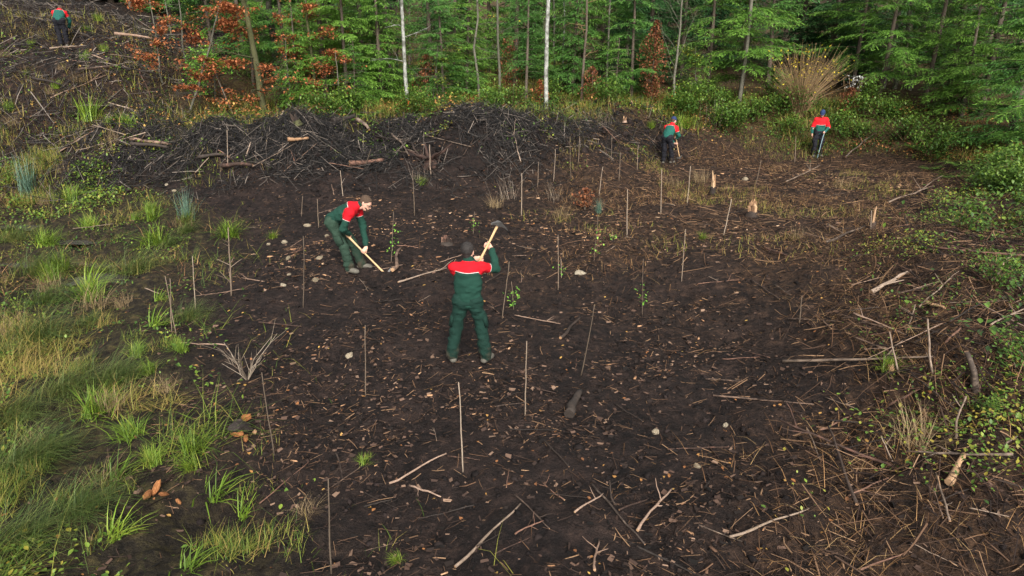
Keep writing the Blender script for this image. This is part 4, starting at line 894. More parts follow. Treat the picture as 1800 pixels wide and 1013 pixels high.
# copper-leaved beeches
up_tree('beech_tree', 'dark mossy leaning trunk with clumps of copper leaves', 468, 25.6, 12, m_mossbark, (-.11, .05), 8, twigs=20, tl=(1.0, 2.6), t0=.06, leafm=m_copper, nleaf=2200, ls=(.07, .13), lclump=1.1, seed=31, flat=.35, up=.15, lt0=.3)
b0 = spot(333, 25.2); b1 = at_y(398, -30, 25.6)
bare_tree('beech_sapling', 'pale thin leaning sapling with copper leaves left of the mossy trunk', b0, b1, .045, .02, m_greybark, 16, (1.0, 2.3), .2, m_copper, 2200, (.07, .13), .5, .03, 32, .9, .3, up=.1)
b0 = spot(415, 25.2); bare_tree('dead_sapling', 'short dark bare leaning sapling between the copper-leaved beeches', b0, b0 + (-.7, .2, 2.0), .04, .012, m_trunk, 7, (.3, .8), .3, seed=33)
b0 = spot(555, 27.4); bare_tree('beech_sapling', 'mossy brown beech stem with low copper leaves left of the young spruce', b0, b0 + (-.1, .2, 5.5), .07, .02, m_mossbark, 16, (.7, 1.7), .05, m_copper, 1800, (.07, .12), .1, .04, 34, .9, .4, up=.1)
for i, (px, y, h, n, m, lab) in enumerate([(285, 26.0, 3.0, 1500, m_copper, 'copper-leaved young beech on the hillside edge above the brash'), (330, 28.0, 4.5, 1800, m_copper, 'tall copper-leaved beech at the top of the hillside edge'), (600, 25.6, 2.2, 900, m_copper, 'low copper beech bush behind the middle of the berm'), (510, 26.5, 2.6, 1100, m_copper, 'copper-leaved bush right of the dark mossy trunk'),
        (640, 31.0, 5.0, 1500, m_copper, 'far copper-leaved beech among the light conifers'), (380, 26.2, 2.6, 1300, m_leafb, 'green broadleaf sapling left of the dark mossy trunk'), (760, 27.2, 2.4, 900, m_leaf, 'green broadleaf sapling right of the orange-banded trunk'), (1225, 30.0, 2.6, 1000, m_leaf, 'green broadleaf sapling right of the forked sapling'), (300, 33.0, 5.0, 1500, m_leaf, 'yellow-green broadleaf tree beyond the hillside')]):
    b0 = spot(px, y); bare_tree('broadleaf_sapling', lab, b0, b0 + (random.uniform(-.3, .3), 0, h), .035, .01, m_greybark, 15, (.6, 1.5), .12, m, n, (.06, .12), .1, .05, 60 + i, 1.2, .4, up=.2)
def rust_tree(name, label, px, y, h, wd, m, n, seed):
    r = np.random.default_rng(seed); p = spot(px, y); o = link(name, None, loc=p); mb = MB(); mb.tube(curve((0, 0, 0), (0, 0, h), 6, .05, seed), np.linspace(.035, .008, 6), 6, tint=.5); link('trunk', mb.mesh('trunk', [m_trunk]), o)
    t = r.random(n); a = r.uniform(0, 6.28, n); rad = wd * np.sin(np.clip(t * .8 + .2, 0, 1) * pi) ** .5 * (.1 + .9 * r.random(n) ** .6) * np.clip(.75 + 1.6 * vn2(a * 1.6, t * 7, seed), .15, 1.4); P = np.stack([np.cos(a) * rad, np.sin(a) * rad, .12 + t * h * .95], -1)
    V, F, tt = inst(LEAF_V, LEAF_F, rotz(r.uniform(0, 6.28, n)) @ rotx(r.normal(0, .8, n)) * r.uniform(.05, .1, n)[:, None, None], P, r.random(n)); link('crown', mesh_from('crown', V, F, [m], {'tint': tt}), o); return tag(o, label, 'tree')
rust_tree('rusty_young_tree', 'narrow rust-brown tree with withered leaves left of the forked sapling', 1145, 29.6, 3.4, .6, m_rust, 3200, 1)
rust_tree('rusty_young_tree', 'low rust-red sapling at the foot of the tall white trunk', 950, 28, 1.0, .35, m_copper, 500, 2)
rust_tree('rusty_young_tree', 'small copper-leaved seedling behind the raised mattock on bare soil', 1028, 17.8, .5, .3, m_rust, 230, 3)
rust_tree('rusty_young_tree', 'brown-leaved young beech right of the orange-banded grey trunk', 752, 28, 2.0, .7, m_rust, 1300, 4)
rust_tree('rusty_young_tree', 'brown bracken-coloured sapling behind the slim trunks at centre', 895, 30.5, 2.6, .7, m_rust, 1500, 5)
rust_tree('rusty_young_tree', 'rust-coloured seedling right of the slender reddish-brown trunk', 1040, 29, 1.5, .5, m_rust, 800, 6)
rust_tree('rusty_shrub', 'rust-brown low shrub below white fluffy seed heads', 1490, 29, 1.0, .5, m_rust, 900, 7)
# white fluffy clematis seed heads over it
p = spot(1492, 29.2); n = 110; r = np.random.default_rng(3)
P = np.stack([r.normal(.1, .2, n), r.normal(0, .2, n), .9 + r.random(n) * .6], -1); m_fluff = mat('white_seed_fluff', stops((.22, .22, .2), (.42, .42, .39)), rough=.9, trans=.3)
o = link('seed_head_vine', None, loc=p); V, F, tt = inst(LEAF_V, LEAF_F, rotz(r.uniform(0, 6.28, n)) @ rotx(r.normal(0, 1, n)) * r.uniform(.05, .1, n)[:, None, None], P, r.random(n)); link('seed_head', mesh_from('seed_head', V, F, [m_fluff], {'tint': tt}), o)['kind'] = 'stuff'
mb = MB()
for i in range(9): mb.tube(curve((r.normal(0, .15), r.normal(0, .1), 0), (r.normal(.1, .3), r.normal(0, .2), 1.4), 6, .1, i), .006, 3)
link('stem', mb.mesh('stem', [m_browncane]), o); tag(o, 'white fluffy seed heads on a vine right of the brown cane bush', 'vine')
# brown cane bush with yellow leaves
p = spot(1405, 29.3); o = link('cane_bush', None, loc=p); mb = MB(); r = np.random.default_rng(4); tips = []
for i in range(300):
    a = r.uniform(0, 6.28); sp = r.random() ** .5 * 1.75; hgt = r.uniform(1.7, 3.2) * (1 - .13 * sp); e = np.array([cos(a) * sp + .2 + r.normal(0, .12), sin(a) * sp * .7, hgt * (.85 + .3 * r.random())]); b = np.array([cos(a), sin(a), 0]) * .25 * r.random()
    c = [b, b + (e - b) * .35 + np.array([0, 0, .25]) - np.array([cos(a), sin(a), 0]) * .1 * sp, b + (e - b) * .7 + np.array([r.normal(0, .09), r.normal(0, .09), .2]), e]; mb.tube(c, [.011, .008, .005, .003], 4, tint=r.random()); tips.append((c[2], c[3]))
link('cane', mb.mesh('cane', [m_browncane]), o); n = 210; tp = np.array([a + (b - a) * r.random() for a, b in (tips[r.integers(0, len(tips))] for _ in range(n * 2)) if b[0] > -.9 or r.random() < .4])[:n]; tp += r.normal(0, .06, tp.shape); n = len(tp)
V, F, tt = inst(LEAF_V, LEAF_F, rotz(r.uniform(0, 6.28, n)) @ rotx(r.normal(0, .6, n)) * r.uniform(.07, .12, n)[:, None, None], tp, r.random(n)); link('leaves', mesh_from('leaves', V, F, [m_yellow], {'tint': tt}), o)
tag(o, 'large fan of brown upright canes with scattered yellow leaves', 'bush')

# ------------------------------------------------------------------ undergrowth: ferns, shrubs, tufts
def fern_mesh(seed, n=11, L_=.7):
    r = np.random.default_rng(seed); P = []; Dv = []; S = []
    for i in range(n):
        a = i * 2 * pi / n + r.normal(0, .2); l_ = L_ * r.uniform(.7, 1.1); d = np.array([cos(a), sin(a), 0]); sd = np.array([-sin(a), cos(a), 0])
        for t in np.linspace(.15, 1, 15):
            c = d * l_ * (t * .9) + np.array([0, 0, l_ * (1.0 * t - .85 * t * t)])
            for s in (-1, 1): P.append(c); Dv.append(sd * s + d * .45 + np.array([0, 0, -.15])); S.append(l_ * .26 * (1.05 - t) ** .7 * min(1, t * 4))
    P, Dv, S = np.array(P), np.array(Dv), np.array(S)
    return mesh_from('fern', *((lambda q: (q[0], q[1], [m_fern], {'tint': q[2]}))(inst(NEED_V * np.array([1, 1.3, 1]), NEED_F, along(Dv, np.zeros(len(P))) * S[:, None, None], P, r.random(len(P))))))
def shrub_mesh(seed, n, rx, rz_, ls, m):
    r = np.random.default_rng(seed); k = 14; cs = np.stack([r.normal(0, rx * .5, k), r.normal(0, rx * .5, k), r.uniform(.25, 1, k) * rz_], -1); P = cs[r.integers(0, k, n)] + r.normal(0, 1, (n, 3)) * rx * .22; P[:, 2] = np.abs(P[:, 2])
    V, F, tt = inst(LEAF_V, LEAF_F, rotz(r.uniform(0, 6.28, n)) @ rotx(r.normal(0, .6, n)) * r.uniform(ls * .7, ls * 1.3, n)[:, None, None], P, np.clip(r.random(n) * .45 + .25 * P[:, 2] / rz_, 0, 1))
    mb = MB()
    for c in cs: mb.tube(curve((0, 0, 0), c, 4, .1, seed), [.008, .006, .005, .003], 3, tint=.4)
    return mesh_from('foliage', V, F, [m], {'tint': tt}), mb.mesh('stem', [m_browncane])
def tuft_mesh(seed, n, h, spread, wd, m, lean=0.0, bend=(.3, .9)):
    r = np.random.default_rng(seed); parts = []
    for j, bd in enumerate(np.linspace(bend[0], bend[1], 4)):
        k = n // 4; PV, PF = blade(bd, 3); hh = h * r.uniform(.55, 1.1, k); az = (r.normal(0, 1.5, k) if not lean else r.normal(0, .75, k) - lean); b = r.normal(0, spread, (k, 2))
        M = rotz(az) @ rotx(-np.abs(r.normal(.25, .3, k))) * np.stack([wd * r.uniform(.7, 1.3, k), hh, hh], -1)[:, None, :]
        parts.append(inst(PV, PF, M, np.stack([b[:, 0], b[:, 1], np.full(k, -.02)], -1), np.clip(r.normal(.5, .25, k), 0, 1)))
    V, F, T = cat(parts); return mesh_from('blades', V, F, [m], {'tint': T})
FERN = [fern_mesh(i) for i in range(3)]
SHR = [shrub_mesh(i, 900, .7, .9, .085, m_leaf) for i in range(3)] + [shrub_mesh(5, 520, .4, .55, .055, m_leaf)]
TUFT = {'lush': [tuft_mesh(i, 150, .42, .07, .013, m_tuft) for i in range(3)], 'sedge': [tuft_mesh(10 + i, 420, .95, .22, .009, m_sedge, lean=1.0, bend=(.5, 1.05)) for i in range(2)], 'rush': [tuft_mesh(20, 90, .75, .05, .010, m_bluegrass, bend=(.02, .2))],
        'straw': [tuft_mesh(30 + i, 110, .55, .12, .008, m_straw) for i in range(2)], 'stalk': [tuft_mesh(40 + i, 46, .75, .16, .007, m_greystem, bend=(.02, .35)) for i in range(2)], 'broad': [tuft_mesh(50 + i, 40, .5, .08, .026, m_tuft, lean=.6) for i in range(2)]}
def put(name, data, px, py, size_px, base_h, label, cat_, group, rz=None, dz=-.01):
    p = at(px, py, dz); sc = size_px / FPX * depth(p) / base_h; rz = random.uniform(0, 6.28) if rz is None else rz
    if isinstance(data, tuple):
        o = link(name, None, loc=p, rot=(0, 0, rz), scale=sc); link('foliage', data[0], o); link('stem', data[1], o)
    else: o = link(name, data, loc=p, rot=(0, 0, rz), scale=sc)
    return tag(o, label, cat_, group)
tufts = [('lush', 403, 415, 42, 'bright green grass tuft alone on black soil left of the bending man'), ('lush', 480, 418, 18, 'small flat grass tuft just left of the bending man'), ('rush', 330, 388, 62, 'stiff blue-green rush clump below the left end of the berm'),
         ('lush', 325, 392, 32, 'yellow-green tuft at the foot of the blue-green rush clump'), ('sedge', 235, 478, 60, 'long sedge swept to the right above the upper puddle'), ('lush', 275, 430, 52, 'light green tuft right of the puddles'), ('sedge', 60, 598, 80, 'big dark sedge tussock leaning right at the left edge'),
         ('lush', 265, 655, 34, 'bright tuft on the bare edge left of the dry twig bush'), ('lush', 240, 625, 34, 'bright tuft behind the one left of the dry twig bush'), ('lush', 318, 618, 32, 'small green tuft under the double bare stems'), ('lush', 335, 795, 56, 'upright green tuft left of the splintered orange stump'),
         ('lush', 340, 825, 40, 'low tuft in front of the upright tuft left of the orange stump'), ('broad', 375, 880, 66, 'lush broad-bladed tuft above the black foreground hole'), ('broad', 430, 905, 50, 'dark broad-bladed tuft right of the black foreground hole'), ('broad', 205, 948, 62, 'pale broad-bladed tuft left of the black foreground hole'),
         ('sedge', 70, 800, 70, 'dark green sedge tussock in the left foreground'), ('sedge', 130, 905, 85, 'largest sedge tussock swept right in the lower left'), ('sedge', 30, 960, 90, 'dark sedge tussock at the lower left corner'), ('broad', 330, 1000, 60, 'broad green blades at the bottom edge below the black hole'), ('sedge', 110, 690, 70, 'straw-coloured sedge tussock on the left edge above the dark one'),
         ('lush', 270, 820, 40, 'green tuft above the orange rotten wood'), ('rush', 50, 345, 80, 'grey-green rush clump at the left edge above the puddles'), ('lush', 160, 210, 56, 'tall light green clump on the lower hillside'), ('lush', 20, 196, 26, 'small bright fern-like tuft at the left edge of the hillside'), ('lush', 150, 105, 22, 'bright tuft on the brash bank below the hillside man'),
         ('lush', 225, 225, 36, 'yellow-green tuft left of the berm'), ('lush', 100, 155, 20, 'bright tuft left of the tall clump on the hillside'), ('lush', 55, 80, 14, 'small tuft on the hillside left of the man'), ('sedge', 60, 480, 62, 'dark sedge clump just below the long puddle'), ('lush', 125, 355, 40, 'bright green tuft above the puddles'), ('lush', 160, 400, 34, 'dull green tuft between the two puddles'),
         ('straw', 205, 250, 40, 'straw clump at the left end of the berm logs'), ('rush', 1053, 375, 28, 'blue-green tuft right of the copper seedling'), ('lush', 1235, 420, 18, 'low green tuft right of the stake by the brash heap'), ('straw', 1180, 330, 34, 'golden grass clump left of the splintered stump'), ('straw', 1230, 320, 34, 'golden grass clump just behind the splintered stump'),
         ('stalk', 890, 350, 46, 'grey dry stalks left of centre below the berm'), ('stalk', 970, 352, 40, 'grey dry stalks right of the other stalk clump below the berm'), ('stalk', 740, 320, 30, 'dry grey stalks in front of the reddish stump'), ('straw', 870, 365, 30, 'tawny grass clump at the foot of the grey stalks'), ('straw', 985, 385, 34, 'tawny grass clump left of the copper seedling'),
         ('lush', 1200, 225, 34, 'bright green clump right of the stooping man'), ('lush', 1145, 225, 18, 'small green clump left of the stooping man'), ('stalk', 1250, 220, 50, 'pale dry stalks right of the stooping man'), ('stalk', 1060, 225, 36, 'pale dry stalks on the right end of the berm'), ('stalk', 1230, 155, 34, 'dry stalks on the bank behind the stooping man'),
         ('lush', 640, 818, 22, 'low green herb patch left of the front stake'), ('straw', 540, 905, 40, 'mossy tawny grass patch beside the bottom left stake'), ('straw', 1615, 790, 90, 'pale drooping root fan on the right brash heap'), ('lush', 1560, 650, 40, 'green tuft under the long branch on the right'), ('lush', 740, 325, 18, 'green tuft below the reddish stump'),
         ('straw', 290, 690, 40, 'tawny clump in the left meadow edge'), ('straw', 200, 720, 50, 'pale straw clump in the left meadow'), ('sedge', 330, 560, 40, 'thin sedge beside the double bare stems'), ('lush', 700, 990, 24, 'low leafy sprig patch at the bottom left of centre'), ('straw', 1400, 420, 34, 'flattened dry grass on the right of the clearing'), ('straw', 1480, 330, 34, 'dry grass clump in front of the capped man')]
RZ = {'sedge': radians(-35), 'broad': radians(-30)}
for k, px, py, s, lab in tufts:
    hb_ = {'lush': .42, 'sedge': .8, 'rush': .75, 'straw': .55, 'stalk': .75, 'broad': .5}[k]
    put('grass_tuft' if k in ('lush', 'broad', 'straw') else ('sedge_tussock' if k == 'sedge' else ('rush_clump' if k == 'rush' else 'dry_stalks')), random.choice(TUFT[k]), px, py, s, hb_, lab, 'plant' if k == 'stalk' else 'grass', 'grass tufts and sedges', RZ.get(k))
MLM = [(403, 415, 'the lone bright tuft'), (330, 360, 'the blue-green rush clump'), (235, 460, 'the sedge above the puddle'), (60, 580, 'the big dark sedge'), (265, 650, 'the bright tuft by the soil edge'), (335, 780, 'the upright green tuft'), (375, 870, 'the lush broad-bladed tuft'), (70, 780, 'the dark foreground sedge'), (130, 880, 'the largest sedge tussock'), (50, 320, 'the grey-green rush clump'), (160, 200, 'the tall hillside clump'), (265, 870, 'the rotten orange wood'), (435, 640, 'the dry twig bush'), (310, 540, 'the double bare stems')]
mt = []
for x, y in sample(64, lambda x, y: zones(x, y)['grass'] * sig(lb(y) - .7 - x, .2), -16, 0, 5.0, 20, .2): mt.append(px_of((x, y, float(H(x, y)))) + (random.choices(['lush', 'sedge', 'straw', 'broad'], [3, 5, 3, 1])[0],))
for x, y in sample(26, lambda x, y: zones(x, y)['hill'], -20, -11, 20, 31): mt.append(px_of((x, y, float(H(x, y)))) + (random.choice(['lush', 'straw', 'stalk']),))
bins = {}
for q in mt:
    if 0 < q[0] < 1000 and 12 < q[1] < 1010: bins.setdefault((min(MLM, key=lambda l: np.hypot(l[0] - q[0], l[1] - q[1])), q[2]), []).append(q)
for (lm, k), L_ in bins.items():
    L_.sort(key=lambda q: np.hypot(lm[0] - q[0], lm[1] - q[1]))
    for i, q in enumerate(L_):
        nm = {'lush': 'green tuft', 'sedge': 'long-bladed sedge', 'straw': 'straw-coloured clump', 'broad': 'broad-bladed clump', 'stalk': 'bunch of dry stalks'}[k]
        put('grass_tuft', random.choice(TUFT[k]), q[0], q[1], random.uniform(.25, .6) * FPX / depth(at(q[0], q[1])), {'lush': .42, 'sedge': .8, 'straw': .55, 'broad': .5, 'stalk': .75}[k], f'smaller {nm}, {ORD[i]} such one to {lm[2]}', 'grass', 'grass tufts and sedges', RZ.get(k))
# ferns and shrubs on the banks, named by the nearest landmark
veg = []
for i in range(60):
    px = random.uniform(350, 1780); y = back(np.array((px - 900) / FPX * 28)) + random.uniform(.4, 4.5); veg.append(('fern', px, float(y)))
for i in range(52):
    px = random.uniform(480, 1790) if i % 3 else random.uniform(1150, 1790); y = back(np.array((px - 900) / FPX * 28)) + random.uniform(.3, 5); veg.append(('shrub', px, float(y)))
for i in range(34):
    y = random.uniform(9, 25); x = rb(y) + 3.3 + .15 * y + random.uniform(-.6, 3); veg.append(('shrub', 900 + FPX * x / (y * .948 + 1.1), y))
VEG_LM = TREE_LM + [(1437, 'the man in the navy cap'), (1175, 'the stooping man in the navy hat'), (600, 'the left half of the berm'), (1020, 'the right end of the berm')]
bins = {}
for v in veg:
    if not (0 < v[1] < 1830): continue
    lm = min(VEG_LM, key=lambda q: abs(q[0] - v[1])); bins.setdefault((v[0], lm), []).append(v)
for (kind, lm), L_ in bins.items():
    L_.sort(key=lambda v: abs(v[1] - lm[0]) + 4 * abs(v[2] - 27))
    for k, (_, px, y) in enumerate(L_):
        p = spot(px, y); o_ = ORD[min(k, 30)]
        if kind == 'fern':
            fo = link('fern', None, loc=p, rot=(random.gauss(0, .15), random.gauss(0, .15), random.uniform(0, 6)), scale=random.uniform(.7, 1.4)); link('fronds', random.choice(FERN), fo)['kind'] = 'stuff'; tag(fo, f'green fern in the undergrowth, {o_} fern to {lm[1]}', 'fern', 'ferns in the undergrowth')
        else:
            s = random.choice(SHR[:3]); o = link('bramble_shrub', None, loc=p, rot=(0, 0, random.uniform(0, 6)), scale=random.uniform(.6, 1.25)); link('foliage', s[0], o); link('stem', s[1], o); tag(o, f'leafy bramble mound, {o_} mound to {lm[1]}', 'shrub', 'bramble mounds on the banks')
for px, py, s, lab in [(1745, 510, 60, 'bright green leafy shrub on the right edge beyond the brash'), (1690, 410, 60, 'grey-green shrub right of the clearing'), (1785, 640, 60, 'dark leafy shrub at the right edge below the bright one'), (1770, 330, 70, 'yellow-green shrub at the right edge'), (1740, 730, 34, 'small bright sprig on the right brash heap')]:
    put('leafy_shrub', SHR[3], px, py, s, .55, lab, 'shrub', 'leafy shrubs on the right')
# ------------------------------------------------------------------ planting stakes and saplings
def stake(label, bx, by, tx, ty, r=.008, side=0, leaves_n=0, lz=(.1, .45), m=None, name='planting_stake', cat_='stake', group='thin planting stakes in the clearing'):
    p = at(bx, by); q = at_y(tx, ty, p[1] + random.uniform(-.05, .05)) - p; mb = MB(); o = link(name, None, loc=p - np.array([0, 0, .0]))
    c = curve(-q * .06, q, 7, .03, int(bx + by)); mb.tube(c, np.linspace(r * 1.15, r * .7, 7), 6, tint=random.random(), cap=True); link('stem', mb.mesh('stem', [m or m_stake]), o)
    if side:
        for i in range(side):
            mb = MB()
            t = random.uniform(.1, .85); a = q * t; az = random.uniform(0, 6.28); l_ = random.uniform(.1, .28); mb.tube(curve(a, a + np.array([cos(az) * l_, sin(az) * l_, l_ * .7]), 4, .1, i), [r * .6, r * .5, r * .4, r * .25], 4)
            link('side_twig', mb.mesh('side_twig', [m or m_stake]), o)
    if leaves_n:
        L_ = np.linalg.norm(q); n = leaves_n; t = lz[0] + (lz[1] - lz[0]) * R.random(n); P = q[None] * t[:, None] + np.stack([R.normal(.02, .06, n), R.normal(-.03, .05, n), R.normal(0, .02, n)], -1)
        V, F, tt = inst(LEAF_V, LEAF_F, rotz(R.uniform(0, 6.28, n)) @ rotx(R.normal(0, .7, n)) * R.uniform(.03, .06, n)[:, None, None], P, R.random(n)); link('leaves', mesh_from('leaves', V, F, [m_leafb], {'tint': tt}), o)
    return tag(o, label, cat_, group)
STK = [(482, 800, 460, 655, 'tall stake leaning left beside the splintered orange stump'), (643, 697, 642, 572, 'upright stake left of the man raising the mattock'), (814, 830, 806, 672, 'nearest upright stake in front of the man raising the mattock'),
       (923, 732, 926, 600, 'upright stake right of the legs of the man raising the mattock'), (1021, 662, 1045, 535, 'stake leaning right at the centre of the clearing'), (583, 1012, 577, 842, 'stake at the bottom edge beside the mossy patch'), (533, 542, 533, 415, 'stake standing below the bending man on the left'),
       (343, 545, 338, 450, 'thin stake between grass and soil left of the branched sapling'), (310, 590, 290, 485, 'bare leaning stem at the edge of the meadow'), (302, 585, 299, 490, 'second bare stem beside the leaning one at the meadow edge'), (883, 562, 895, 460, 'stake beside the right elbow of the man raising the mattock'),
       (981, 510, 981, 413, 'stake right of the raised mattock with a leaf at its tip'), (1102, 418, 1103, 333, 'upright stake right of the blue-green tuft'), (1198, 495, 1205, 403, 'stake at the left of the golden flattened grass'), (1161, 380, 1163, 297, 'pale stake in front of the stooping man'),
       (916, 380, 917, 305, 'stake among the grey dry stalks'), (729, 380, 725, 300, 'stake in front of the berm right of the bending man'), (603, 345, 598, 300, 'stake behind the back of the bending man'), (1053, 345, 1060, 293, 'stake behind the copper seedling'), (973, 320, 976, 262, 'far stake below the middle of the berm'),
       (1003, 318, 1002, 240, 'far stake right of the middle of the berm'), (1088, 318, 1091, 268, 'far stake left of the stooping man'), (1016, 290, 1019, 240, 'far stake near the right end of the berm'), (1074, 285, 1076, 235, 'farthest stake left of the stooping man'), (1272, 415, 1286, 350, 'thin leaning stake below the split stump'),
       (1405, 570, 1410, 520, 'short stake at the edge of the right brash'), (1208, 360, 1214, 292, 'stake left of the tall splintered stump'), (1328, 325, 1338, 282, 'far stake left of the man in the navy cap'), (1397, 285, 1399, 240, 'far stake just left of the man in the navy cap'), (401, 297, 399, 228, 'upright stick planted in the left part of the berm'),
       (945, 330, 947, 285, 'stake behind the grey dry stalks'), (560, 400, 558, 350, 'short stake just left of the bending man'), (530, 380, 532, 345, 'dead stem behind the lone grass tuft'), (1120, 300, 1122, 255, 'stake left of the legs of the stooping man'), (640, 300, 652, 262, 'stick standing in the middle of the berm'), (1530, 405, 1532, 370, 'short pale stake on the right of the clearing')]
for bx, by, tx, ty, lab in STK: stake(lab, bx, by, tx, ty, r=.0075 if by > 450 else .011)
stake('bare sapling stem with short side twigs left of the bending man', 407, 520, 401, 400, .013, side=9, name='bare_sapling', cat_='sapling', group=None)
SAP = [(688, 462, 692, 372, 'leafy sapling beside the digging mattock of the bending man', 26), (832, 412, 834, 372, 'small leafy sapling above the head of the man raising the mattock', 22), (903, 545, 899, 495, 'bright leafy sapling right of the man raising the mattock', 40),
       (987, 490, 986, 455, 'small sapling at the foot of the stake right of the raised mattock', 16), (1044, 460, 1051, 378, 'sapling on a stake with leaves halfway up at the centre', 22), (1076, 425, 1076, 402, 'tiny yellow-green seedling right of the staked central sapling', 14), (1129, 555, 1131, 455, 'staked sapling with sparse leaves right of centre', 20), (901, 190, 903, 150, 'small yellow-leaved sapling behind the berm', 10)]
for bx, by, tx, ty, lab, n in SAP: stake(lab, bx, by, tx, ty, .006, leaves_n=n, lz=(.15, .75) if n > 20 else (.2, .6), name='sapling', cat_='sapling', group='leafy planted saplings')

# ------------------------------------------------------------------ logs, stumps, stones, branches
def branch_mesh(seed, rad, forks, sides=6, wob=.08, ends=True):
    """unit-length branch along x with snapped pale ends and side spurs"""
    mb = MB(); r = np.random.default_rng(seed); n = 8; c = curve((-.5, 0, 0), (.5, 0, 0), n, wob, seed); c[:, 2] *= .4
    rr = np.linspace(rad, rad * .55, n) * (1 + r.normal(0, .08, n)); mb.tube(c, rr, sides, mi=0, tint=.5, cap=True, capmi=1)
    for i in range(forks):
        a = c[r.integers(2, n - 1)]; d = nz([r.uniform(.3, 1), r.choice([-1, 1]) * r.uniform(.4, 1), r.uniform(-.1, .5)]); l_ = r.uniform(.12, .35)
        mb.tube(curve(a, a + d * l_, 4, .2, seed + i), np.linspace(rad * .55, rad * .2, 4), 4, tint=.5)
    return mb.mesh('branch', [m_bark, m_pale])
BR = [branch_mesh(i, .012 + .004 * (i % 3), (0, 1, 2, 3)[i % 4]) for i in range(10)]
TH = [branch_mesh(30 + i, .035 + .012 * i, 0 if i else 1, 8, .12) for i in range(4)]
m_red = mat('reddish_bare_wood', [(0, (.012, .007, .005)), (.38, (.03, .017, .012)), (.5, (.085, .042, .028)), (1, (.20, .115, .078))], rough=.8, objrand=.5, nscale=10, namt=.8, bump=.4)
m_palebr = mat('stripped_pale_branch', [(0, (.014, .010, .008)), (.3, (.04, .029, .022)), (.42, (.115, .083, .06)), (1, (.27, .20, .15))], rough=.8, objrand=.5, nscale=10, namt=.8, bump=.3)
UPR = ('upright', 'weathered grey post', 'grey leaning branch', 'standing in front', 'hanging root', 'rising at the right')
def lay(mesh_, x0, y0, x1, y1, label, cat_='branch', name='branch', m=None, group=None, lift=0.0, thick=1.0, z0=0.0, z1=0.0):
    if y1 > y0 and any(k in label for k in UPR): x0, y0, x1, y1 = x1, y1, x0, y0
    a, b = at(x0, y0), at(x1, y1); upr = any(k in label for k in UPR)
    if upr: b = at_y(x1, y1, a[1] + .12)
    b = at_y(x1, y1, a[1] + np.clip(b[1] - a[1], -1.2, .9)) if y0 < 340 and y1 < 345 and not upr else b
    a[2] += z0; b[2] += z1; d = b - a; L_ = np.linalg.norm(d); A = along(d[None], np.array([random.uniform(-.4, .4)]))[0]
    mid = (a + b) / 2; hm = float(H(mid[0], mid[1])); mid[2] = (max(mid[2], hm if L_ < 3 else mid[2]) + lift + .008) if not upr else mid[2] - .04
    if upr: thick *= 1.9
    from mathutils import Matrix
    o = link(name, mesh_); M_ = Matrix([[*(A[i] * np.array([L_, L_ * thick, L_ * thick])), mid[i]] for i in range(3)] + [[0, 0, 0, 1]]); o.matrix_world = M_
    if m is not None: setmat(o, m)
    if m is m_black: setmat(o, m_black, 1)
    return tag(o, label, cat_, group)
